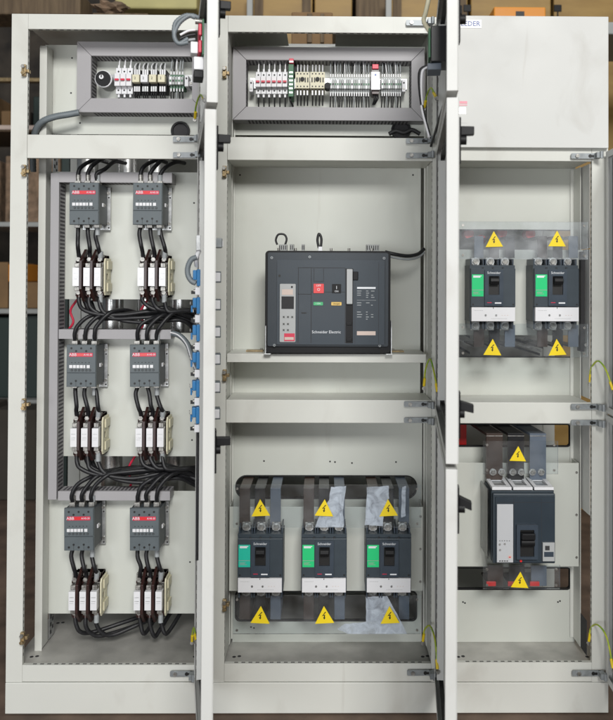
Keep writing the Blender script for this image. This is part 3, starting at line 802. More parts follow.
def mcb(x, z, label, w=.018, hgt=.085, y=YT, group='miniature breakers on the rails'):
    t = thing('miniature_breaker', (x, y, z), label, 'circuit breaker', group); h = hgt/2
    mb = B(-w/2+.0003, w/2-.0003, .018, .071, -h, h, WHITE); mb.box(-w/2+.0003, w/2-.0003, .0, .018, -h*.48, h*.48, WHITE)
    mb.cyl((0, .0174, h*.72), 'y', .003, .002, INK, 10); mb.cyl((0, .0174, -h*.72), 'y', .003, .002, INK, 10)
    mb.build('case', t, .001)
    B(-w*.34, w*.34, -.007, .0, -.004, .002, RED).build('toggle', t, .0006)
    for s in (1, -1):
        MB().tube([(0, .03, s*(h-.002)), (.0005, .024, s*(h+.012)), (0, .035, s*.076)], .0022, WHITE if s > 0 else CABLE, 6, 3).build('wire', t)
        B(-.003, .003, .022, .030, min(s*(h+.0), s*(h+.010)), max(s*(h+.0), s*(h+.010)), WHITE).build('wire_marker', t)
    return t
for i, px in enumerate((117, 122.8, 128.6)):
    x, z = at(px, 79.5, YT); mcb(x, z, f"white miniature breaker with red toggle, {['next to the dial','middle of three by the dial','next to the plug-in relays'][i]}")
# plug-in relays
for i, px in enumerate((136, 144.3, 152.8, 161.6)):
    x, z = at(px, 79.5, YT)
    t = thing('relay', (x, YT, z), f"small plug-in relay on the upper left rail, {['first beside the white breakers','second from the white breakers','third from the white breakers','last before the terminal blocks'][i]}", 'relay', 'plug-in relays in a row')
    w = .0125
    B(-w, w, .02, .071, -.036, .036, BLACKP).build('socket', t, .001)
    B(-w+.001, w-.001, -.006, .0195, -.010, .015, CREAM if i != 1 else WHITE).build('relay_body', t, .0015)
    text('2', .011, -.002, -.0065, .003, INK, MB()).build('number_mark', t)
    for s in (1, -1):
        m_ = MB()
        for q in (-1, 0, 1): m_.box(q*.007-.0025, q*.007+.0025, .012, .020, min(s*.019, s*.036), max(s*.019, s*.036), WHITE if s > 0 or i in (0, 3) else GALV)
        m_.build('terminal_row', t, .0005)
        for q in (-1, 0, 1): MB().tube([(q*.007, .018, s*.036), (q*.0075, .014, s*.046), (q*.006, .03, s*.060)], .0021, (WHITE if q else CABLE) if s > 0 else CABLE, 6, 3).build('wire', t)
def term_strip(px0, px1, py, n, label, shade, Y=YT, hgt=.045, wires=True, markers=True):
    xa, z = at(px0, py, Y); xb, _ = at(px1, py, Y); t = thing('terminal_strip', (xa, Y, z), label, 'terminal strip', 'terminal strips inside the duct frames')
    w = (xb-xa)/n; h = hgt/2
    for k in range(n):
        u = (k+.5)*w
        mb = B(u-w*.42, u+w*.42, .022, .071, -h, h, shade); mb.box(u-w*.42, u+w*.42, .006, .022, -h*.55, h*.55, TGREY if k % 3 else WHITE)
        mb.cyl((u, .0212, h*.78), 'y', w*.22, .001, HINGE, 8); mb.cyl((u, .0212, -h*.78), 'y', w*.22, .001, HINGE, 8)
        mb.box(u-w*.3, u+w*.3, .0052, .006, -.004, .003, INK if k % 4 == 1 else PCB if shade is not WHITE else GALV)
        b = mb.build('terminal_block', t)
        if wires:
            for s in (1, -1):
                j = random.uniform(-.0015, .0015)
                B(u-w*.2, u+w*.2, .018, .026, min(s*h, s*(h+.010)), max(s*h, s*(h+.010)), WHITE).build('wire_marker', b)
                mm = [CABLE, CABLE, GREYS, CABLE][k % 4] if s < 0 else [GREYS, CABLE, WHITE, GREYS][k % 4]
                MB().tube([(u, .022, s*(h+.012)), (u+j, .018, s*(h+.022)), (u+j*2, .034, s*.077)], min(.0024, w*.26), mm, 6, 3).build('wire', b)
    return t
term_strip(168.5, 183, 80, 5, 'short green terminal strip beside the relays in the left bay', PCB)
x0_, z_ = at(184, 80, YT); t = thing('end_clamp', (x0_, YT, z_), 'white end clamp closing the rail beside the short green terminal strip', 'end clamp', 'white end clamps on the rails')
mb = B(0, .012, .01, .071, -.018, .018, WHITE); mb.box(.012, .024, .03, .071, -.012, .004, WHITE); mb.cyl((.006, .008, .008), 'y', .003, .002, INK, 8); mb.cyl((.018, .026, -.004), 'y', .004, .004, STEEL, 8); mb.build('clamp_body', t, .001)
def rail(pa, pb, py, label):
    xa, z = at(pa, py, .15); xb, _ = at(pb, py, .15)
    mb = B(xa, xb, .1525, .1545, z-.0175, z+.0175, GALV); mb.box(xa, xb, .1595, .1598, z-.010, z+.010, GALV)
    mb.box(xa, xb, .1546, .1594, z-.012, z-.010, GALV); mb.box(xa, xb, .1546, .1594, z+.010, z+.012, GALV)
    tag(mb.build('mounting_rail'), label, 'rail', 'mounting rails inside the duct frames')
rail(111, 192, 79.5, 'metal mounting rail behind the relays in the left bay')
rail(250, 407, 83, 'metal mounting rail behind the terminals in the middle bay')
# grey conduit at top-left
pts = []
for px, py, Y in ((79, 112.5, .085), (68, 114.5, .08), (54, 117, .075), (42, 122, .08), (35, 132, .09), (33, 150, .11), (33, 172, .12)): x, z = at(px, py, Y); pts.append((x, Y, z))
tag(MB().tube(pts, .0105, CONDUIT, 10, 14, .06).build('conduit'), 'ribbed grey conduit curving down from the duct frame beside the cabinet post', 'conduit', 'grey ribbed conduits')
pts = []
for px, py, Y in ((172, 333, .085), (180, 336, .08), (188, 345, .078), (193, 360, .07), (198, 372, .03)): x, z = at(px, py, Y); pts.append((x, Y, z))
t_ = MB().tube(pts, .009, CONDUIT, 10, 10, .05); t_.tube([(p[0]-.004, p[1]-.008, p[2]+.003) for p in pts], .0025, WHITE, 6, 6)
tag(t_.build('conduit'), 'grey conduit curving from the middle horizontal duct to the door buttons', 'conduit', 'grey ribbed conduits')
# round cable entry
def grommet(px, py, r, label):
    x, z = at(px, py, YP-.004)
    t = thing('cable_gland', (x, YP-.004, z), label, 'cable gland', 'black round cable entries')
    mb = MB()
    n = 28; o = [(r*math.cos(2*math.pi*i/n), r*math.sin(2*math.pi*i/n)) for i in range(n)]; i_ = [(a*.78, b*.78) for a, b in o]
    mb.prism(o, [i_], -.006, .003, BLACKP); mb.build('ring', t, .001)
    MB().cyl((0, .0005, 0), 'y', r*.779, .002, HOLE, 28).build('opening', t)
    return t
grommet(180.5, 131, .0315, 'black round cable entry behind the crossbar of the left bay')
grommet(401, 130, .033, 'black round cable entry at lower corner of the middle bay top compartment')
t = thing('flexible_hose', (0, 0, 0), 'black corrugated hose lying above the middle bay crossbar', 'hose')
for k, pl in enumerate((((389, 134), (396, 131), (404, 133), (412, 130), (420, 134)),)):
    pts = [(at(a, b, .10+.015*k)[0], .10+.015*k, at(a, b, .10+.015*k)[1]) for a, b in pl]
    MB().tube(pts, .007, BLACKG, 8, 12, .13).build('hose_loop', t)

# ------------------------------------------------------------------ middle-top control row
for i, px in enumerate((257.8, 263.2, 268.6, 274.0, 279.4, 284.8)):
    x, z = at(px, 81.5, YT); mcb(x, z, f"slim white miniature breaker in the middle bay, {['first at the left end','second from the left end','third from the left end','fourth from the left end','fifth from the left end','beside the green module'][i]}", w=.0172, hgt=.072, group='slim breakers in the middle bay')
x, z = at(291, 81, YT-.01); t = thing('control_module', (x, YT-.01, z), 'tall green module with red cap above the rail', 'control module')
mb = B(-.008, .008, .0, .08, -.05, .055, PCB)
for k in range(6): mb.box(-.006, .006, -.0008, 0, -.04+k*.013, -.034+k*.013, GALV)
mb.build('case', t, .001); B(-.006, .008, -.006, .04, .056, .072, RED).build('cap', t, .001); B(-.006, .008, -.007, -.0063, .058, .064, WHITE).build('label', t)
MB().cyl((.015, .05, .05), 'y', .016, .02, BLACKP, 20).build('cable_loop', t)
MB().tube([(-.003, .02, -.05), (-.002, .0, -.062), (.006, .02, -.078)], .003, CABLE, 6, 4).build('wire', t)
for i, (pa, pb) in enumerate(((295.3, 309.5), (310.3, 324.8))):
    xa, z = at(pa, 80.5, YT-.005); xb, _ = at(pb, 80.5, YT-.005); w = xb-xa
    t = thing('timer_relay', (xa, YT-.005, z), f"cream relay module with round knob, {['beside the green module','beside the long terminal strip'][i]}", 'relay', 'cream relay modules')
    mb = B(0, w, .0, .075, -.025, .028, CREAM)
    for u in (.15, .38, .62, .85):
        for v in (-.019, .022): mb.cyl((w*u, -.0006, v), 'y', .0026, .001, INK, 8)
    for u in (.12, .3, .7, .88): mb.box(w*u-.002, w*u+.002, -.0007, 0, -.006, .010, INK)
    mb.build('case', t, .0015); mb = MB().cyl((w*.5, -.006, .004), 'y', .0065, .006, BLACKP, 16); mb.build('knob', t, .0008)
    for u in (.15, .38, .62, .85):
        MB().tube([(w*u, .02, -.024), (w*u+.001, .012, -.045), (w*u, .03, -.075)], .0022, CABLE, 6, 3).build('wire', t)
        B(w*u-.0025, w*u+.0025, .009, .017, -.045, -.030, WHITE).build('wire_marker', t)
        MB().tube([(w*u, .02, .026), (w*u, .014, .042), (w*u, .03, .058)], .0022, WHITE, 6, 3).build('wire', t)
x, z = at(327.5, 86, YT-.004)
tag(MB().cyl((x, YT-.012, z), 'y', .010, .04, BLACKP, 20).build('knob_button', None, .001), 'round black knob between the cream relays and the long terminal strip', 'knob')
t = term_strip(329.5, 370, 83.5, 17, 'long pale terminal strip beside the round black knob', TLITE, hgt=.052)
t = term_strip(381.5, 402, 83.5, 9, 'short pale terminal strip beyond the white converter module', TLITE, hgt=.052)
x, z = at(375.5, 81, YT-.012); t = thing('converter_module', (x, YT-.012, z), 'tall white converter module with red-brown plugs between terminal strips', 'control module')
mb = B(-.014, .014, .0, .08, -.028, .030, WHITE); mb.box(-.003, .003, -.0006, 0, -.015, .015, GALV); mb.cyl((0, -.0006, .02), 'y', .003, .001, BLUEINK, 8); mb.build('case', t, .0015)
B(-.013, .013, .01, .06, .0305, .040, BROWNB).build('plug', t, .001); B(-.011, .013, .01, .06, -.040, -.0285, BROWNB).build('plug', t, .001)
B(-.010, .010, .004, .03, .041, .056, RED).build('plug', t, .001)
for q in (-.006, .0, .006): MB().tube([(q, .02, -.040), (q+.004, .014, -.052), (q*.5-.004, .03, -.07)], .0024, CABLE, 6, 4).build('wire', t)
for px, nm in ((250.5, 'before the slim breakers'), (404.5, 'after the short white terminal strip')):
    x, z = at(px, 84, YT); t = thing('end_clamp', (x-.006, YT, z), 'white end clamp on the middle rail '+nm, 'end clamp', 'white end clamps on the rails')
    mb = B(0, .012, .02, .071, -.020, .020, WHITE); mb.cyl((.006, .018, .009), 'y', .003, .002, INK, 8); mb.cyl((.006, .018, -.010), 'y', .0035, .003, STEEL, 8); mb.build('clamp_body', t, .001)

# ------------------------------------------------------------------ air circuit breaker
YA0 = -.035
xa, zb = at(264.5, 353.3, YA0); xb, zt = at(391, 251, YA0); W = xb-xa; Hh = zt-zb
ZS = ZL(354, 330)
A = thing('air_circuit_breaker', (xa, YA0, zb), 'large dark blue-grey draw-out air circuit breaker standing on the middle bay shelf', 'circuit breaker')
u = lambda px: (at(px, 300, YA0)[0]-xa); v = lambda py: (at(328, py, YA0)[1]-zb)
MB().prism(rrect(0, W, .0, Hh, .012), [], .012, .055, BLACKP).build('escutcheon', A, .002)
B(.012, W-.012, .0552, .185, .002, Hh-.02, BLACKP).build('chassis', A, .002)
MB().prism(rrect(u(267.5), u(388.5), v(346.5), Hh-.006, .006), [], .004, .0119, ACBM).build('case', A, .0015)
MB().prism(rrect(u(277), u(384.5), v(344.5), v(260), .003), [], -.004, .0039, ACBF).build('front_panel', A, .0012)
fy = -.004
# trip unit
mb = MB().prism(rrect(u(280), u(295.7), v(342), v(284), .003), [], fy-.004, fy-.0001, ACBG)
mb.box(u(282), u(293), fy-.0046, fy-.004, v(295), v(289.5), PINKL)
mb.box(u(281.6), u(294), fy-.0047, fy-.004, v(309), v(296.5), HOLE)
for i in range(3):
    for j, q in enumerate((317, 324, 330)):
        if j and i == 2: continue
        X_, Z_ = u(284+i*4.2), v(q); mb.box(X_-.004, X_+.004, fy-.0048, fy-.004, Z_-.004, Z_+.004, GREYBOX); mb.box(X_-.0022, X_+.0022, fy-.0053, fy-.0048, Z_-.002, Z_+.002, INK)
mb.box(u(284.5), u(295), fy-.0055, fy-.004, v(341), v(333.3), RED)
mb.cyl((u(292), fy-.006, v(287)), 'y', .003, .003, HOLE, 10)
mb.box(u(285), u(294), fy-.006, fy-.0055, v(339.8), v(337), PINKL)
mb.build('trip_unit', A, .0006)
# recessed panels and seams
mb = MB()
def seam(a, b, c, d): mb.box(u(a), u(b), fy-.0006, fy, v(d), v(c), HOLE)
seam(298, 298.5, 268, 343); seam(311, 311.5, 268, 343); seam(298, 345, 267.6, 268.1); seam(298, 311, 294, 294.5); seam(345, 345.5, 268, 343)
seam(311.5, 345, 291.8, 292.2); seam(313.7, 314.1, 268, 281.5); seam(323.2, 323.6, 268, 281.5); seam(313.7, 323.6, 281.2, 281.6)
seam(301.5, 306.5, 312.5, 313.6)
mb.cyl((u(279.5), fy-.001, v(276)), 'y', .004, .002, INK, 12)
mb.build('panel_seams', A)
def lab_box(a, b, c, d, m, y=.003): return MB().prism(rrect(u(a), u(b), v(d), v(c), .0015, 3), [], fy-y, fy-.0002, m)
m = lab_box(313.5, 323.8, 283.8, 293.2, REDB); text('OFF', .0085, u(318.6), fy-.0034, v(285.7), WINK, m); text('O', .012, u(318.6), fy-.0034, v(289.7), WINK, m); m.build('off_button', A, .0008)
m = lab_box(332, 341, 284, 293, BLACKP); text('ON', .0075, u(336.5), fy-.0034, v(291.3), WINK, m); text('I', .014, u(336.5), fy-.0034, v(287.6), WINK, m); m.build('on_button', A, .0008)
m = lab_box(313.5, 323, 302, 305.3, GREEND); text('I ON', .007, u(318.2), fy-.0034, v(303.6), WINK, m); m.build('on_indicator', A)
m = lab_box(331.3, 341.5, 302, 305.3, AMBER); text('charged', .0075, u(336.4), fy-.0034, v(303.6), INK, m, sx=.9); m.build('charge_indicator', A)
m = MB(); text('Schneider Electric', .0125, u(312), fy-.0004, v(332), WINK, m, 'LEFT', .98); m.build('brand_lettering', A)
# charging handle channel
m = MB().box(u(345.8), u(353), fy-.001, fy+.0, v(343), v(268.5), BLACKP); m.build('handle_channel', A)
m = MB().prism([(u(346.5), v(269)), (u(352.3), v(269)), (u(352.3), v(304)), (u(346.5), v(304))], [], fy-.010, fy-.0012, ACBG)
m.build('charging_handle', A, .002)
B(u(352.6), u(358), fy-.006, fy-.0002, v(280), v(271.5), BLACKP).build('handle_stop', A, .002)
for q in (322, 338): MB().box(u(346.5), u(352), fy-.004, fy-.0012, v(q+3), v(q), BLACKP).build('handle_block', A, .001)
# rating plate text
m = MB()
m.box(u(357), u(375.5), fy-.0006, fy, v(288.7), v(286.8), WINK)
rr_ = random.Random(3)
for q in (290.5, 292.6, 294.7, 296.8, 302.3, 304.6, 311.5, 314, 316.4, 318.6):
    for c0_, c1_ in ((357, 362.5), (366, 369.5), (371, 374.5)):
        if rr_.random() < .82: m.box(u(c0_), u(c1_-rr_.random()*2), fy-.0005, fy, v(q+.7), v(q), GREYS)
m.box(u(357), u(376), fy-.0005, fy, v(300.2), v(299.9), GREYS)
m.box(u(357), u(375.6), fy-.0008, fy, v(335), v(331), PINKL)
m.build('rating_plate', A)
mb = MB().box(u(354.8), u(355.1), fy-.0005, fy, v(344), v(282), HOLE); mb.box(u(378.5), u(378.8), fy-.0005, fy, v(344), v(262), HOLE); mb.build('panel_seams', A)
for px, py in ((271.5, 258), (309.5, 257), (384, 258), (274.5, 345.5), (380, 345.5)):
    MB().cyl((u(px), .0005, v(py)), 'y', .0042, .0036, HINGE, 10).cyl((u(px), -.0002, v(py)), 'y', .0016, .001, INK, 6).build('screw', A)
# side mounting plates and top terminals
for a, s in ((267.0, -1), (389.5, 1)):
    m = MB().prism([(.01, -.004), (.12, -.004), (.12, .10), (.02, .10), (.01, .08)], [], (u(a)), (u(a))+.003, GALV, fn=lambda a_, b_, w_: (w_+(-.006 if s < 0 else .006), a_, b_))
    m.box(u(a)-.010, u(a)+.012, .008, .10, -.0045, -.0015, GALV); m.build('side_bracket', A, .0008)
for a, b, h_ in ((278, 286, .034), (289, 293, .036), (301, 304, .036), (367, 380, .036)):
    m = B(u(a), u(b), .035, .075, Hh-.002, Hh+h_*.6, GREYBOX); n_ = max(2, int((b-a)/2))
    for k in range(n_): m.box(u(a)+.001+k*(u(b)-u(a))/n_, u(a)+.0035+k*(u(b)-u(a))/n_, .034, .035, Hh+.004, Hh+h_*.5, HOLE)
    m.build('terminal_block', A, .001)
B(u(318), u(322), .035, .07, Hh-.002, Hh+.014, WHITE).build('terminal_block', A, .001)
MB().tube([(u(276), .05, Hh+.02), (u(274.5), .05, Hh+.035), (u(277), .05, Hh+.052), (u(283), .05, Hh+.052), (u(285.5), .05, Hh+.038), (u(284), .05, Hh+.02), (u(283), .05, Hh+.01)], .0032, CABLE, 8, 5).build('wire_loop', A)
MB().tube([(u(318.5), .05, Hh+.01), (u(317), .05, Hh+.035), (u(318.5), .05, Hh+.055), (u(321), .05, Hh+.04), (u(320.5), .05, Hh+.01)], .004, CABLE, 8, 5).build('wire_loop', A)
for px in (278, 295, 331, 349, 372): MB().cyl((u(px), .02, Hh+.0005), 'z', .004, .008, STEEL, 8).build('screw', A)
pts = []
for px, py, Y in ((385, 252, .03), (396, 254.5, .03), (408, 256, .05), (418, 254, .08), (424, 249, .10)): x, z = at(px, py, Y); pts.append((x, Y, z))
m = MB().tube(pts, .006, CABLE, 8, 5); m.tube([(p[0], p[1]-.004, p[2]-.011) for p in pts], .0035, GREYS, 8, 5)
tag(m.build('control_cable'), 'dark control cable leaving the air circuit breaker towards the middle door', 'cable')
# copper stubs poking out at the shelf
for a, b, nm in ((246, 263, 'on its pushbutton door side'), (391.5, 404, 'on its hinge side')):
    xa_, z_ = at(a, 349, .06); xb_, _ = at(b, 349, .06)
    m = B(xa_, xb_, .06, .10, ZS+.001, ZS+.005, BRASSY); m.cyl((xb_-.006 if a < 300 else xa_+.006, .075, ZS+.007), 'z', .004, .004, STEEL, 8); m.build('x')
    o = bpy.data.objects['x']; o.name = 'draw_out_rail'; o.data.name = 'draw_out_rail'; tag(o, 'short brass-coloured rail end under the air circuit breaker '+nm, 'rail', 'brass-coloured rail ends at the big breaker')

# ------------------------------------------------------------------ moulded case breakers
def make_mccb(wpx_w=.138, green=GREENL, hm=.160):
    w = wpx_w; h = hm; d = .098
    r = thing('moulded_case_breaker', (0, 0, 0), '', 'circuit breaker', 'blue-grey three pole breakers with white strips')
    top = .165
    mb = B(0, w, .012, d, .0, top+.010, NAVY); 
    for q in (1, 2): mb.box(w*q/3-.001, w*q/3+.001, .0115, .012, -.0, .005, HOLE)
    mb.build('case', r, .002)
    mb = B(.001, w-.001, 0, .0118, .046, top, NAVY)
    for x in (.008, w-.008): mb.cyl((x, -.0006, .053), 'y', .0028, .002, INK, 10)
    for x in (w*.28, w*.5, w*.72): mb.box(x-.003, x+.003, .001, .008, top, top+.003, HOLE)
    mb.cyl((w*.5, -.0006, top-.006), 'y', .0022, .001, INK, 10)
    mb.build('front_cover', r, .002)
    mb = B(.003, w-.003, -.0035, .0118, .0015, .0445, WHITE)
    for q in (.33, .56): mb.cyl((w*q, -.0045, .020), 'y', .0036, .0012, GALV, 14); mb.box(w*q-.0006, w*q+.0006, -.005, -.0045, .017, .023, INK)
    for q in (.68, .74, .80): mb.box(w*q, w*q+.004, -.004, -.0035, .0195, .0207, PINKL)
    mb.box(w*.5-.001, w*.5+.001, -.0038, -.0034, .040, .0445, INK)
    for q in range(9): mb.box(w*(.08+.022*q), w*(.08+.022*q)+.0016, -.004, -.0035, .034, .0352, GREYBOX)
    for q in range(12): mb.box(w*(.45+.03*q), w*(.45+.03*q)+.0022, -.004, -.0035, .009, .0102, GREYBOX)
    mb.build('trip_strip', r, .0015)
    mb = B(.004, .040, -.0016, 0, .078, .146, green); mb.box(.004, .040, -.002, -.0016, .097, .0985, GREYBOX); mb.box(.008, .030, -.002, -.0016, .136, .140, WINK)
    mb.box(.008, .034, -.002, -.0016, .140, .1425, WINK)
    for q, l_ in enumerate((.022, .015, .019)): mb.box(.008, .008+l_, -.002, -.0016, .085+q*.003, .0862+q*.003, GREYBOX)
    mb.build('green_label', r)
    # bezel ring around handle recess
    bx0, bx1, bz0, bz1 = .043, .100, .049, .160
    MB().prism(rrect(bx0, bx1, bz0, bz1, .002), [rrect(.055, .088, .083, .141, .002)], -.007, -.0002, NAVYL).build('handle_bezel', r, .001)
    B(.0555, .0875, -.002, -.0002, .0835, .1405, INK).build('handle_recess', r)
    mb = MB().prism([(.115, -.0021), (.115, -.017), (.125, -.022), (.134, -.020), (.140, -.0021)], [], .058, .085, BLACKP, fn=lambda a, b, c: (c, b, a)); mb.build('handle', r, .0015)
    mb = MB()
    text('Schneider', .0105, .071, -.0073, .151, WINK, mb, sx=1.0); mb.box(.050, .064, -.0074, -.007, .058, .060, RED); mb.box(.074, .094, -.0074, -.007, .056, .060, WINK)
    mb.build('lettering', r)
    for q in range(3):
        x = w*(.17+.33*q)
        for (z0, z1) in ((top+.010, top+.034), (-.030, -.0005)):
            mb = B(x-.014, x+.014, .050, .060, z0, z1, STEEL); zc = (z0+z1)/2
            mb.cyl((x, .034, zc), 'y', .0095, .008, STEEL, 6, smooth=False); mb.cyl((x, .042, zc), 'y', .013, .0079, GALV, 18); mb.build('terminal', r, .0008)
        for s in (-1, 1):
            if (q, s) == (0, -1) or (q, s) == (2, 1): pass
            for z0, z1 in ((top+.010, top+.030), (-.024, -.0005)): B(x+s*.0195-.002, x+s*.0195+.002, .018, d, z0, z1, NAVYL).build('barrier', r, .0006)
    return r
YM = -.028
def placem(o, px, py, L): x, z = at(px, py, YM); o.location = (x, YM, z); o['label'] = L; return x, z
m1 = make_mccb(.1405, GREENT); MP = []
MP.append(placem(m1, 237.0, 592.5, 'blue-grey breaker with teal label, nearest the left end of the lower middle row'))
m2 = make_mccb(.1405, GREENL); MP.append(placem(m2, 301.0, 592.5, 'blue-grey breaker in the centre of the lower middle row of three'))
m3 = dup(m2); MP.append(placem(m3, 365.8, 592.5, 'blue-grey breaker of the lower middle row under the torn film, beside the door'))
m4 = dup(m2); MP.append(placem(m4, 470.5, 321.6, 'blue-grey breaker of the upper right pair, nearer the middle door'))
m5 = dup(m2); MP.append(placem(m5, 534.2, 321.6, 'blue-grey breaker of the upper right pair, nearer the outer post'))
# busbars
def busbar(px, pa, pb, Y, m, label, w=.034, bend=None, th=.006):
    x, z1 = at(px, pa, Y); _, z0 = at(px, pb, Y)
    mb = B(x-w/2, x+w/2, Y, Y+th, z0, z1, m)
    if bend: mb.box(x-w/2, x+w/2, Y+th, Y+bend, z1-th, z1, m) if bend > 0 else mb.box(x-w/2, x+w/2, Y+th, Y-bend, z0, z0+th, m)
    return tag(mb.build('busbar', None, .001), label, 'busbar', 'sleeved busbars at the breakers')
nmM = ['left breaker', 'centre breaker', 'right breaker']
for i, cx in enumerate((260, 324, 388.5)):
    for j, (dx, m, cn) in enumerate(((-15.2, BARB, 'brown'), (0, BARK, 'black'), (15.6, BARG, 'blue-grey'))):
        busbar(cx+dx, 488, 526, .030, m, f"{cn} busbar running up from the {nmM[i]} of the lower middle row", .033, bend=.22)
        busbar(cx+dx, 596, 619.5, .034, m, f"{cn} busbar running down from the {nmM[i]} of the lower middle row", .033, bend=-.20)
for i, cx in enumerate((494.5, 558)):
    for j, (dx, m, cn) in enumerate(((-15.5, BARB, 'brown'), (0, BARK, 'black'), (15.5, BARG, 'blue-grey'))):
        nm = ['inner breaker', 'outer breaker'][i]
        busbar(cx+dx, 236, 258, .030, [BARG, BARB, BARK][j] if i == 0 else m, f"{['grey','brown','black'][j] if i==0 else cn} busbar above the {nm} of the upper right pair", .030, bend=.16)
        busbar(cx+dx, 325, 347, .034, m, f"{cn} busbar below the {nm} of the upper right pair", .033, bend=-.18)

# covers with warning signs
def tri(px, py, Y, label, s=18.5):
    x, z = at(px, py, Y); k = (2.4+Y)/768; w = s*k/2; h = s*.9*k/2
    t = [(x-w, z-h), (x+w, z-h), (x, z+h)]
    mb = MB()
    def sh(f, e): cx, cz = x, z-h/3; return [(cx+(a-cx)*f, cz+(b-cz)*f) for a, b in t]
    mb.prism(sh(1.0, 0), [], Y-.0016, Y-.0004, YEL)
    q = w*.95
    bolt = [(.10, .30), (-.26, -.16), (-.03, -.12), (-.08, -.34), (-.17, -.30), (-.02, -.56), (.14, -.32), (.04, -.35), (.10, -.02), (-.10, -.05), (.22, .26)]
    mb.prism([(x+a*q, z+(b+.02)*q*.98) for a, b in bolt], [], Y-.0020, Y-.0016, INK)
    tr_ = random.Random(label).uniform(-3.5, 3.5)
    o = mb.build('warning_sign', None, 0, Matrix.Translation((x, 0, z)) @ Matrix.Rotation(R(tr_), 4, 'Y') @ Matrix.Translation((-x, 0, -z))); return tag(o, label, 'warning sign', 'yellow electric shock triangles')
def cover(px0, px1, py0, py1, Y, label, m=None):
    xa, za = at(px0, py1, Y); xb, zb = at(px1, py0, Y)
    t = thing('clear_cover', (xa, Y, za), label, 'cover', 'clear acrylic safety covers')
    B(0, xb-xa, 0, .003, 0, zb-za, m or ACRYL).build('sheet', t)
    for (a, b) in ((.012, .012), (xb-xa-.012, .012), (.012, zb-za-.012), (xb-xa-.012, zb-za-.012)):
        MB().cyl((a, -.0025, b), 'y', .004, .0024, STEEL, 8).build('screw', t)
    return t
YV = -.012
cover(233, 421, 485, 527.5, YV, 'clear acrylic cover over the upper terminals of the three middle breakers')
cover(233, 421, 595.5, 634, YV, 'clear acrylic cover over the lower terminals of the three middle breakers')
cover(459, 588, 222, 259, YV, 'clear acrylic cover above the upper right pair of breakers', ACRYG)
cover(459, 588, 324, 357, YV, 'clear acrylic cover below the upper right pair of breakers')
for i, px in enumerate((260.5, 324.3, 388.3)):
    tri(px, 507.5, YV, 'yellow warning triangle above the %s of the lower middle row' % nmM[i])
    tri(px+[0, 0, 1.5][i], 614.5, YV, 'yellow warning triangle below the %s of the lower middle row' % nmM[i], 19)
tri(494, 239, YV, 'yellow warning triangle above the inner breaker of the upper right pair', 17.5)
tri(557, 238.5, YV, 'yellow warning triangle above the outer breaker of the upper right pair', 17.5)
tri(492.5, 347, YV, 'yellow warning triangle below the inner breaker of the upper right pair', 18)
tri(557, 347, YV, 'yellow warning triangle below the outer breaker of the upper right pair', 18)
# torn protective film on the covers
def film_patch(pts, label):
    mb = MB(); P_ = []
    pts = list(pts); n = len(pts); rr = random.Random(len(label))
    for i in range(n):
        a = pts[i]; b = pts[(i+1) % n]
        for k in range(5):
            f = k/5; P_.append((a[0]+(b[0]-a[0])*f+rr.uniform(-.35, .35), a[1]+(b[1]-a[1])*f+rr.uniform(-.35, .35)))
    Q = [at(a, b, YV+.0034) for a, b in P_]
    mb.prism(Q, [], YV+.0034, YV+.0042, FILM)
    tag(mb.build('protective_film'), label, 'film', 'torn protective film left on the covers')
film_patch([(331, 487), (346, 486), (343, 512), (344, 527), (315, 527), (321, 512), (329, 500)], 'torn bluish film beside the central upper warning triangle')
film_patch([(367, 487), (389, 486), (389, 498), (384, 512), (383, 526), (365, 525)], 'torn bluish film beside the upper warning triangle nearest the door')
film_patch([(402, 487), (406, 486), (405.5, 516), (401, 518)], 'narrow strip of film at the end of the upper clear cover')
film_patch([(366, 597), (387, 596), (397, 614), (407.5, 634), (349, 634), (337, 629), (345, 624), (366, 622)], 'large torn bluish film under the lower middle row')

# ------------------------------------------------------------------ large breaker bottom right
YN = -.045
xa, zb = at(492.8, 564.3, YN); xb, zt = at(556.3, 491, YN); W = xb-xa; Hh = zt-zb
N_ = thing('moulded_case_breaker', (xa, YN, zb), 'big blue-grey breaker with a white strip alone in the lower right compartment', 'circuit breaker')
u = lambda px: at(px, 530, YN)[0]-xa
v = lambda py: at(525, py, YN)[1]-zb
B(0, W, .022, .125, .002, Hh-.003, NAVY).build('case', N_, .003)
B(.002, W-.001, .006, .0218, -.0, Hh-.010, NAVY).build('front_cover', N_, .003)
mb = MB().prism(rrect(u(495.5), u(555), v(562.5), v(497), .003), [], .0, .0059, ACBF)
mb.box(u(513.6), u(513.9), -.0005, 0, v(562), v(498), HOLE); mb.box(u(541.3), u(541.6), -.0005, 0, v(562), v(498), HOLE); mb.box(u(496), u(554), -.0005, 0, v(502.6), v(502.3), HOLE)
mb.build('front_panel', N_, .0012)
mb = B(u(496.8), u(512.9), -.004, -.0001, v(562), v(504), TRIPG)
for a, b in ((499.5, 544), (504.5, 543.5), (499.8, 549.5)): mb.cyl((u(a), -.005, v(b)), 'y', .0035, .001, GALV, 12)
mb.cyl((u(509.5), -.0052, v(556.5)), 'y', .006, .0012, PINKL, 14); mb.box(u(508.5), u(510.5), -.0058, -.0052, v(557), v(556), RED)
for q in range(5): mb.box(u(499+q*2.4), u(500+q*2.4), -.0048, -.004, v(540.6), v(540), INK)
for q in range(4): mb.box(u(499+q*2.4), u(500.6+q*2.4), -.0048, -.004, v(561), v(560), INK)
mb.build('trip_unit', N_, .001)
MB().prism(rrect(u(516), u(537.3), v(558.5), v(524), .003), [rrect(u(519.5), u(533.5), v(556), v(529), .002)], -.010, -.0002, NAVYL).build('handle_bezel', N_, .0015)
B(u(519.6), u(533.4), -.003, -.0002, v(555.9), v(529.1), INK).build('handle_recess', N_)
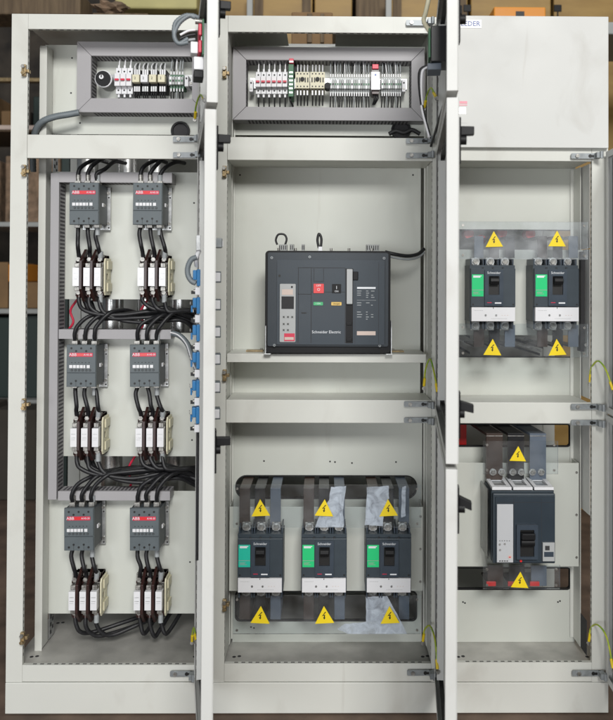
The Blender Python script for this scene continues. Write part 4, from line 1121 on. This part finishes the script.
mb = B(u(520), u(533), -.030, -.0031, v(537), v(531), BLACKP); mb.cyl((u(520), -.012, v(541)), 'x', .012, u(533)-u(520), BLACKP, 16); mb.build('handle', N_, .002)
mb = B(u(542.3), u(554), -.007, -.0001, v(560.5), v(542), ACBG); mb.box(u(543.5), u(553), -.0078, -.007, v(556), v(551), NAVYL); mb.box(u(544.5), u(549), -.0078, -.007, v(549.5), v(545), HOLE); mb.build('rating_plug', N_, .001)
MB().cyl((u(520.8), -.004, v(560.7)), 'y', .0035, .004, REDB, 12).build('red_push_pin', N_)
# white terminal covers on top (three, sloping back)
for k, a in enumerate((484.5, 507, 530)):
    x0_ = u(494.5)+k*W*.335-.004; x1_ = x0_+W*.31
    fr = MB().prism([(x0_, .015), (x1_, .015), (x1_, .115), (x0_, .115)], [[(x0_+.012, .035), (x1_-.012, .035), (x1_-.012, .10), (x0_+.012, .10)]], Hh-.0025, Hh+.006, WHITE, fn=lambda a_, b_, c_: (a_, b_, c_+b_*.06))
    fr.box(x0_+.0125, x1_-.0125, .036, .099, Hh-.0025, Hh+.003, GALV); fr.build('terminal_cover', N_, .001)
for k in range(3):
    for q in (-1, 1):
        x = W*(.18+.325*k)+q*.014+.0; mb = MB().cyl((x, .085, Hh+.034), 'y', .008, .009, STEEL, 6, smooth=False); mb.cyl((x, .094, Hh+.034), 'y', .011, .004, GALV, 16); mb.build('bolt', N_)
B(-.012, -.009, .02, .125, .01, Hh+.0, ACRYL).build('side_shield', N_, .001)
YBn = YN+.098
for j, (px, m, cn) in enumerate(((494.5, BARB, 'brown'), (516, BARK, 'black'), (538, BARG, 'blue-grey'))):
    x, z0 = at(px, 480, YBn); _, z1 = at(px, 436, YBn); w = .052
    mb = B(x-w/2, x+w/2, YBn, YBn+.008, z0, z1, m)
    # bent back into the opening
    o = [(x-w/2, YBn), (x+w/2, YBn), (x+w/2-.05, YBn+.30), (x-w/2-.05, YBn+.30)]
    mb.prism(o, [], z1+.0002, z1+.008, m, fn=lambda a_, b_, c_: (a_, b_, c_+(b_-YBn)*.05))
    mb.box(x-w/2, x+w/2, YBn-.0006, YBn, z1-.001, z1+.001, STEEL)
    tag(mb.build('busbar', None, .001), f'wide {cn} busbar rising from the big lower right breaker', 'busbar', 'sleeved busbars at the breakers')
    busbar(px+1, 566, 586, YBn, m, f'wide {cn} busbar below the big lower right breaker', .05, bend=-.1)
    xx, zz = at(px-3, 583.5, YBn-.006); tag(B(xx-.016, xx+.014, YBn-.008, YBn-.001, zz-.008, zz+.006, REDB).build('busbar_clip', None, .001), f'small red clip at the foot of the wide {cn} busbar', 'clip', 'red clips on the busbars')
cover(483, 560, 565.2, 589, -.03, 'clear acrylic cover below the big lower right breaker')
cover(483, 558, 441, 474, -.03, 'clear acrylic cover across the wide busbars of the lower right breaker')
tri(518, 453.5, -.03, 'yellow warning triangle on the wide black busbar', 16.5)
tri(520, 579.5, -.03, 'yellow warning triangle below the big lower right breaker', 17.5)
# extra bars and red insulators seen behind the right openings
for i, (px, py, m) in enumerate(((468, 234, REDB), (501, 233, REDB), (529, 234, REDB), (480, 240, REDB))):
    x, z = at(px, py, .22); MB_ = MB().cyl((x, .20, z), 'y', .017, .05, REDB, 16)
    tag(MB_.build('insulator', None, .003), ['round red insulator nearest the middle door in the upper right opening', 'round red insulator behind the inner upper right breaker', 'round red insulator between the upper right breakers', 'small red insulator low in the upper right opening'][i], 'insulator', 'red insulators behind the right bay')
x, z0 = at(462.5, 445, .2); _, z1 = at(462.5, 424, .2)
tag(B(x-.014, x+.014, .2, .23, z0, z1, REDB).build('insulator', None, .002), 'upright red insulator block in the lower right opening', 'insulator', 'red insulators behind the right bay')
for k in range(4):
    x0_, z0_ = at(508+k*1.5, 333+k*4, .20); x1_, z1_ = at(545, 343+k*4.0, .20)
    mb = MB().prism([(x0_, z0_-.008), (x1_, z1_-.008), (x1_, z1_), (x0_, z0_)], [], .20+.02*k, .208+.02*k, BARK if k % 2 else STEEL)
    tag(mb.build('slanting_bar'), f"slanting bar between the upper right breakers, {['topmost','second from the top','third from the top','lowest'][k]} of four", 'bar', 'slanting bars in the upper right opening')
for k in range(3):
    x0_, z0_ = at(459, 330+k*8, .21); x1_, z1_ = at(470, 336+k*8, .21)
    mb = MB().prism([(x0_, z0_-.008), (x1_, z1_-.008), (x1_, z1_), (x0_, z0_)], [], .21, .218, STEEL if k % 2 else BARK)
    tag(mb.build('slanting_bar'), f"short slanting bar beside the middle door, {['topmost','middle','lowest'][k]} of three", 'bar', 'short slanting bars by the middle door')

# ------------------------------------------------------------------ things on the left doors
# pushbuttons with blue contact blocks
def on_door(X, u_, w_, z_): return X @ Vector((u_, w_, z_))
uB = WLd*.62
def yloc(u_): return on_door(XFL2, u_, 0, 0).y
bs = [277, 304.6, 331.8, 359, 387.0, 413.5]
for i, py in enumerate(bs):
    z = at(200, py, yloc(uB))[1]
    p = on_door(XFL2, uB, 0, z)
    t = thing('push_button', p, f"push button with blue contact block on the left door, {['topmost','second','third','fourth','fifth','lowest'][i]} down of six", 'push button', 'push buttons down the open left door')
    t.rotation_euler = (0, 0, aL2)
    # local x along door, y = outward (thickness)
    B(-.018, .018, -.010, -.001, -.024, .020, BLUE).box(-.014, .014, -.020, -.010, -.008, .018, BLUE).box(-.008, .010, -.0245, -.020, -.020, -.002, BLUE).build('contact_block', t, .002)
    mb = B(-.014, .014, -.0195, -.018, -.020, -.012, WHITE); mb.box(-.008, .008, -.027, -.025, .0, .008, STEEL); mb.build('terminal', t, .001)
    mb = B(-.012, .012, -.014, -.001, -.047, -.027, WHITE); mb.box(-.014, -.004, -.024, -.014, -.045, -.036, INK); mb.cyl((0, -.018, -.037), 'y', .005, .006, STEEL, 8); mb.build('clip', t, .001)
    MB().box(-.0135, .0135, .0285, .053, -.0150, .0150, CONTG).box(-.010, .0150, .031, .051, -.0115, .0115, WHITE).build('button_head', t, .001)
zz = at(200, 243, yloc(uB))[1]; p = on_door(XFL2, uB, 0, zz)
t = thing('selector_switch', p, 'black square selector switch above the push buttons on the open left door', 'switch'); t.rotation_euler = (0, 0, aL2)
B(-.014, .014, .0285, .056, -.013, .013, HINGE).build('knob', t, .003); B(-.008, .008, .0562, .058, -.008, .006, WHITE).build('marker', t); B(-.014, .014, -.012, -.001, -.02, .02, GALV).build('contact_block', t, .001)
MB().tube([(0, -.004, -.02), (.01, -.012, -.04), (-.01, -.010, -.06)], .006, WHITE, 8, 5).build('wire', t)
# wiring loom hanging in loop beside the buttons
zl = at(200, 268, yloc(uB))[1]; p = on_door(XFL2, uB+.01, -.03, zl)
t = MB().tube([(p.x+.020, p.y, p.z+.028), (p.x+.006, p.y, p.z+.022), (p.x-.003, p.y, p.z+.003), (p.x-.003, p.y, p.z-.018), (p.x+.006, p.y, p.z-.034), (p.x+.018, p.y, p.z-.040)], .007, CONDUIT, 10, 10, .08)
tag(t.build('conduit'), 'ribbed grey conduit loop beside the topmost push button', 'conduit', 'grey ribbed conduits')
pts = []
for f, py in ((0, 425), (.3, 450), (.6, 500), (1, 560)):
    u_ = uB-.02; q = on_door(XFL2, u_, -.004, at(200, py, yloc(u_))[1]); pts.append(q)
tag(MB().tube(pts, .004, CABLE, 8, 5).build('door_wire'), 'black wire running down the open left door below the buttons', 'wire')
# meter on the upper left door
uA = WLd*.70; YAx = on_door(XFL1, uA, 0, 0).y
z = at(195, 42, YAx)[1]; p = on_door(XFL1, uA, 0, z)
t = thing('power_meter', p, 'white and green meter with red terminal plugs on the upper left door', 'meter'); t.rotation_euler = (0, 0, aL1)
B(-.045, .045, -.006, -.001, -.045, .045, PCB).build('case', t, .001)
B(-.030, .036, -.015, -.0065, .006, .036, RED).build('terminal_plug', t, .002); B(-.030, .036, -.015, -.0065, -.038, -.006, RED).build('terminal_plug', t, .002)
B(-.030, .030, -.008, -.0065, -.0055, .0055, WHITE).build('label', t)
B(-.02, .02, -.034, -.0155, -.036, -.006, WHITE).build('plug_cover', t, .002)
B(-.03, .03, -.026, -.001, -.080, -.047, WHITE).build('lower_module', t, .002); B(-.028, .028, -.026, -.001, -.10, -.081, BLACKP).build('base', t, .002)
MB().cyl((0, -.022, .052), 'y', .007, .018, STEEL, 12).build('cable_clamp', t)
for k, off in enumerate((0, .010)):
    pts = [(.0, -.012-off, .062), (.0, -.035-off, .066), (.0, -.062-off, .045), (.0, -.075, .012), (.0, -.064, -.008), (.0, -.04, -.004+off)]
    MB().tube(pts, .0055, CONDUIT, 10, 10, .1).build('conduit', t)
for k in range(3): MB().tube([(0, -.022, .030-k*.012), (0, -.04, .026-k*.012), (0, -.060, .014-k*.010)], .0035, [WHITE, CABLE, GREYS][k], 8, 4).build('wire', t)
# meter on the upper middle door
uA = WMd*.55; YAx = on_door(XFM1, uA, 0, 0).y
z = at(437, 50, YAx)[1]; p = on_door(XFM1, uA, 0, z)
t = thing('power_meter', p, 'dark green meter with a blue-white label on the upper middle door', 'meter'); t.rotation_euler = (0, 0, aM)
B(-.045, .045, -.028, .022, -.042, .05, BARK).build('case', t, .002); B(-.04, .04, -.034, -.0285, -.030, .046, PCB).build('terminal_board', t, .001)
B(-.03, .034, -.036, -.001, -.060, -.043, BARG).build('label_block', t, .001)
for k in range(2): MB().tube([(0, -.03-.006*k, -.04), (0, -.05-.006*k, -.06), (.02, -.05, -.15), (.05, -.03, -.24)], .0045, [WHITE, CABLE][k], 8, 6).build('wire', t)
MB().tube([(.0, -.03, .05), (-.01, -.045, .08), (-.03, -.04, .11), (-.05, -.03, .16)], .006, CREAM, 8, 6).build('cable', t)

# ------------------------------------------------------------------ earth wires at the hinges
def earth(pts, label):
    P_ = [Vector((at(a, b, Y)[0], Y, at(a, b, Y)[1])) for a, b, Y in pts]
    t = thing('earth_wire', P_[0], label, 'wire', 'yellow-green earth wires at the doors'); T = Matrix.Translation(-P_[0])
    MB().tube(P_, .0027, YG, 8, 7).build('wire', t, 0, T)
    for a, b in ((P_[0], P_[1]), (P_[-1], P_[-2])):
        d = (b-a).normalized(); MB().tube([a, a+d*.014, a+d*.026], .0045, YLUG, 8, 1).build('lug_sleeve', t, 0, T)
        MB().cyl(a-d*.008+Vector((0, -.003, 0)), 'y', .006, .006, STEEL, 8).build('lug', t, 0, T)
earth([(424, 386, .02), (425.5, 370, .01), (430, 359, -.03), (434, 372, -.08), (437.5, 392, -.10)], 'yellow-green wire looping at the middle bay shelf hinge')
earth([(423, 641, .02), (424.5, 630, .01), (430, 626, -.03), (435, 640, -.09), (437.5, 669, -.12)], 'yellow-green wire looping at the bottom hinge of the middle bay')
earth([(590, 382, .02), (591, 369, .01), (598, 361, -.03), (606, 370, -.08), (613, 390, -.10)], 'yellow-green wire looping at the middle hinge of the right bay')
earth([(589, 641, .02), (591, 628, .01), (598, 625, -.03), (607, 638, -.08), (613, 668, -.10)], 'yellow-green wire looping at the bottom hinge of the right bay')
earth([(424.5, 107, -.02), (427, 95, -.06), (431, 88, -.12), (436, 97, -.16)], 'yellow-green wire in front of the top middle duct frame')
earth([(195, 118, -.02), (196, 106, -.06), (200, 95, -.12), (204, 100, -.25)], 'yellow-green wire beside the upper left door hinge')
earth([(192, 641, .01), (192.5, 632, -.01), (194, 628, -.05), (196, 640, -.1)], 'short yellow-green wire at the bottom hinge of the left bay')
# door stays: thin black gas-strut like rods
def rod(a, b, label, r=.004):
    P_ = [(at(p[0], p[1], p[2])[0], p[2], at(p[0], p[1], p[2])[1]) for p in (a, b)]
    tag(MB().tube([P_[0], tuple((q+w)/2 for q, w in zip(*P_)), P_[1]], r, CABLE, 8, 1).build('door_cable'), label, 'cable', 'black cables crossing to the open doors')
rod((431, 146, -.02), (444, 104, -.30), 'black cable slanting up from the hinge of the upper middle door')

# ------------------------------------------------------------------ surroundings
mb = MB().add([(-14, -9, 0), (14, -9, 0), (14, 14, 0), (-14, 14, 0)], [(0, 1, 2, 3)], GROUND); struct(mb.build('ground'))
struct(B(-9, 9, 7.5, 7.6, 0, 5.5, WALLM).build('wall'))
def crate(name, x0, x1, y0, y1, z0, z1, m, label, cat, group=None, strips=None, sm=None):
    t = thing(name, ((x0+x1)/2, y0, z0), label, cat, group); T = Matrix.Translation((-(x0+x1)/2, -y0, -z0))
    B(x0, x1, y0, y1, z0, z1, m).build('body', t, .006, T)
    if strips:
        for (a, b, c, d) in strips: B(a, b, y0-.012, y0-.001, c, d, sm or m).build('batten', t, .002, T)
    return t
Yb = 2.0
def bx(px, Y): return at(px, 100, Y)[0]
def bz(py, Y, px=325): return at(px, py, Y)[1]
# tall golden plywood cases standing behind
edges = [(205, 248), (252, 312), (314, 352), (356, 386), (392, 470), (474, 556), (560, 640)]
nmz = ['behind the left-middle post', 'with a wide plain face above the middle bay', 'narrow, above the centre of the middle bay', 'narrow, beside the bright slot', 'above the middle bay hinges', 'behind the closed right cover', 'at the far right end of the row']
for i, (a, b) in enumerate(edges):
    xa_, xb_ = bx(a, Yb), bx(b, Yb)
    zt_ = bz(-40, Yb)
    st = [(xa_+.01, xa_+.06, .1, zt_-.05), (xb_-.06, xb_-.01, .1, zt_-.05)] if i in (1, 4) else [(xa_+.02, xb_-.02, 1.2, 1.3)]
    crate('plywood_case', xa_, xb_, Yb+.02*i, Yb+.7, .0, zt_, WOODY if i != 3 else WOOD, 'tall golden plywood case '+nmz[i], 'case', 'tall plywood cases behind the cabinets', st, WOOD)
for px, i in ((250, 0), (388.5, 1)):
    x, z = at(px, 4, 1.9); tag(B(x-.016, x+.016, 1.88, 1.93, z-1.2, z+.06, GREYBOX).build('steel_upright', None, .003), ['pale steel upright between the plywood cases nearer the left door', 'pale steel upright between the plywood cases nearer the middle hinges'][i], 'post', 'pale uprights between the cases')
x0_, z0_ = at(494, 24, 1.2); x1_, z1_ = at(546, 7, 1.2); t = crate('orange_carton', x0_, x1_, 1.2, 1.5, z0_, z1_, ORANGE, 'orange carton behind the closed right compartment cover', 'box'); B(-.02, .02, -.004, .0, .02, .06, INK).build('label', t)
crate('storage_shelf', x0_-.8, X1+1.2, 1.15, 1.6, z0_-.06, z0_-.002, GREYBOX, 'grey shelf board carrying the orange carton behind the cabinets', 'shelf')
for px, i in ((467.5, 0), (558, 1)):
    x, z = at(px, 8, 1.9); t = thing('hanging_tag', (x, 1.9, z), ['black tag hanging beside the middle door top', 'black tag hanging above the right cover'][i], 'tag', 'black tags on the plywood cases')
    B(-.022, .022, 0, .01, -.02, .02, BLACKP).build('tag_plate', t, .003); B(-.003, .003, 0, .01, -.08, -.021, BLACKP).build('string', t)
# left top: olive beam, crumpled paper, timber
x0_, z0_ = at(78, 14, 1.3); x1_, z1_ = at(190, -20, 1.3); 
tag(B(x0_+.12, x1_, 1.5, 1.62, bz(10, 1.5), bz(-25, 1.5), OLIVE).build('steel_beam', None, .01), 'olive yellow beam above the left cabinet bay', 'beam')
x, z = at(110, 9, 1.2); bm = bmesh.new(); bmesh.ops.create_icosphere(bm, subdivisions=3, radius=1)
for vv in bm.verts: 
    rr_ = 1+.22*math.sin(vv.co.x*7+vv.co.z*5)+.12*math.sin(vv.co.y*13); vv.co = Vector((vv.co.x*.075*rr_, vv.co.y*.06*rr_, vv.co.z*.030*rr_))
me = bpy.data.meshes.new('paper_bundle'); bm.to_mesh(me); bm.free(); me.materials.append(KRAFT); o = bpy.data.objects.new('paper_bundle', me); COL.objects.link(o); o.location = (x, 1.2, z)
tag(o, 'crumpled brown paper bundle lying above the left cabinet bay', 'paper')
x0_, z_ = at(-20, 14, 1.3); x1_, _ = at(80, 14, 1.3)
tag(B(x0_, x1_, 1.3, 1.5, z_+.0, z_+.12, WOOD).build('timber_beam', None, .008), 'weathered timber beam beyond the upper left corner', 'beam', 'beams over the cabinets')
tag(B(bx(95, 1.15), bx(150, 1.15), 1.1, 1.4, bz(16, 1.1)-.02, bz(14.5, 1.1), WOOD).build('timber_board', None, .005), 'timber board carrying the crumpled brown paper', 'board')
x, z = at(312, 36, .75); crate('cardboard_box', x-.085, x+.085, .75, .95, z-.035, z+.10, CARD, 'brown cardboard box seen through the roof slot of the middle bay', 'box', None, [(x-.02, x+.0, z-.03, z+.09), (x+.035, x+.05, z-.03, z+.09)], WOOD)
tag(B(x-.3, x+.3, .74, 1.0, z-.06, z-.036, GREYBOX).build('shelf_board'), 'shelf board under the cardboard box behind the middle bay', 'shelf')
# shelves on the left
Yl = 2.6
def LX(px): return bx(px, Yl)
def LZ(py): return at(20, py, Yl)[1]
xa_, xb_ = LX(-70), LX(62)
struct(B(-4.6, LX(140), 4.2, 4.3, 0, 5, STONEM).build('wall_stained'))
t = thing('storage_rack', (xa_, Yl, 0), 'dark steel storage rack loaded with boxes beyond the open left side', 'rack'); T = Matrix.Translation((-xa_, -Yl, 0))
for X_ in (xa_, xb_): 
    for Y_ in (Yl, Yl+.55): B(X_, X_+.05, Y_, Y_+.05, 0, 3.2, DKGREEN).build('upright', t, .003, T)
for py in (127, 222, 309, 400): B(xa_+.051, xb_-.001, Yl, Yl+.6, LZ(py)-.03, LZ(py), GREYBOX if py > 200 else WOOD).build('shelf', t, .003, T)
B(xa_+.051, xb_-.001, Yl-.01, Yl+.04, LZ(80)-.012, LZ(78), BRASSY).build('beam', t, .003, T)
B(xa_+.051, xb_-.001, Yl-.01, Yl+.04, LZ(128)-.012, LZ(125.5), PINKL).build('beam', t, .003, T)
items = [(-60, 0, 222, 160, KRAFT, 'rough plaster-coloured sack on the middle rack shelf'), (2, 60, 222, 155, KRAFT, 'rough brown sack beside the cabinet post on the rack'),
         (-60, 8, 309, 262, CARD, 'faded brown carton low on the rack'), (-1, 26, 281, 264, ORANGE, 'orange-brown carton balanced on the brown box'), (9, 58, 309, 282, CARD, 'wide brown cardboard box on the rack shelf'),
         (-60, 18, 400, 318, DKGREEN, 'dark green crate left on the lower rack shelf'), (20, 58, 400, 316, DKGREEN, 'dark green crate behind the cabinet post')]
for k, (a, b, c, d, m, L) in enumerate(items):
    if k == 3: c = 282
    crate('storage_box', LX(a)+.01, LX(b)-.01, Yl+.03+.01*k, Yl+.5, LZ(c)+.002, LZ(d), m, L, 'box', 'boxes and crates on the rack')
for k, (a, b, c, d, m, L) in enumerate(((-50, 14, 470, 405, WALLM, 'dusty dark box standing at the outer left below the rack'), (16, 56, 480, 410, WALLM, 'dark box on the floor behind the cabinet post'))):
    crate('floor_box', LX(a), LX(b), 2.3, 2.55, 0.003, at(20, d, 2.3)[1], m, L, 'box', 'boxes standing on the ground')

rc = random.Random(5)
cols = [CARD, KRAFT, WALLM, DKGREEN, WOOD, STONEM]
nmc = ['brown', 'crumpled', 'dusty', 'green', 'timber', 'plaster-stained']
kk = 0
for (pa, pb, base, shf) in ((-30, 55, 127, 'top'), (-30, 55, 400, 'lower')):
    a = pa
    while a < pb:
        wd = rc.uniform(7, 13); hh = rc.uniform(12, 34); m_i = rc.randrange(6)
        if base == 127 or rc.random() < .0:
            crate('scrap_block', LX(a)+.006, LX(a+wd)-.006, Yl+.04, Yl+.3, LZ(base)+.002, LZ(base-hh), cols[m_i], f"{nmc[m_i]} scrap block on the {shf} rack shelf, number {kk+1} from its outer end".replace('number 1 ', 'first ').replace('number 2 ', 'second ').replace('number 3 ', 'third ').replace('number 4 ', 'fourth ').replace('number 5 ', 'fifth ').replace('number 6 ', 'sixth ').replace('number 7 ', 'seventh ').replace('number 8 ', 'eighth ').replace('number 9 ', 'ninth ').replace('number 10 ', 'tenth '), 'block', 'scrap blocks on the rack')
            kk += 1
        a += wd+rc.uniform(.5, 3)
# ------------------------------------------------------------------ light
def area(name, loc, target, sx, sy, power, col):
    l = bpy.data.lights.new(name, 'AREA'); l.shape = 'RECTANGLE'; l.size = sx; l.size_y = sy; l.energy = power; l.color = col
    o = bpy.data.objects.new(name, l); COL.objects.link(o); o.location = loc
    o.rotation_euler = (Vector(target)-Vector(loc)).to_track_quat('-Z', 'Y').to_euler(); return o
area('shed_door_daylight', (.9, -6.6, 4.7), (0, 0, 1.0), 2.4, 1.6, 470, (1, .99, .965))
area('shed_low_daylight', (-1.9, -6.2, 1.1), (0, 0, .5), 4.0, 1.6, 150, (.95, .975, 1))  # added fill lamp, lifts the plinth and the right door's inner face
area('shed_rooflight', (.6, 1.1, 4.9), (.6, 2.4, 1.5), 4, 1.2, 30, (1, .97, .88))  # added lamp that only brightens the background behind the cabinets
w = bpy.data.worlds.new('World'); S.world = w; w.use_nodes = True
w.node_tree.nodes['Background'].inputs[0].default_value = (.80, .90, 1.0, 1); w.node_tree.nodes['Background'].inputs[1].default_value = .085
S.view_settings.view_transform = 'Standard'; S.view_settings.look = 'None'; S.view_settings.exposure = 0; S.view_settings.gamma = 1
S.cycles.max_bounces = 8; S.cycles.transparent_max_bounces = 12; S.cycles.use_denoising = True
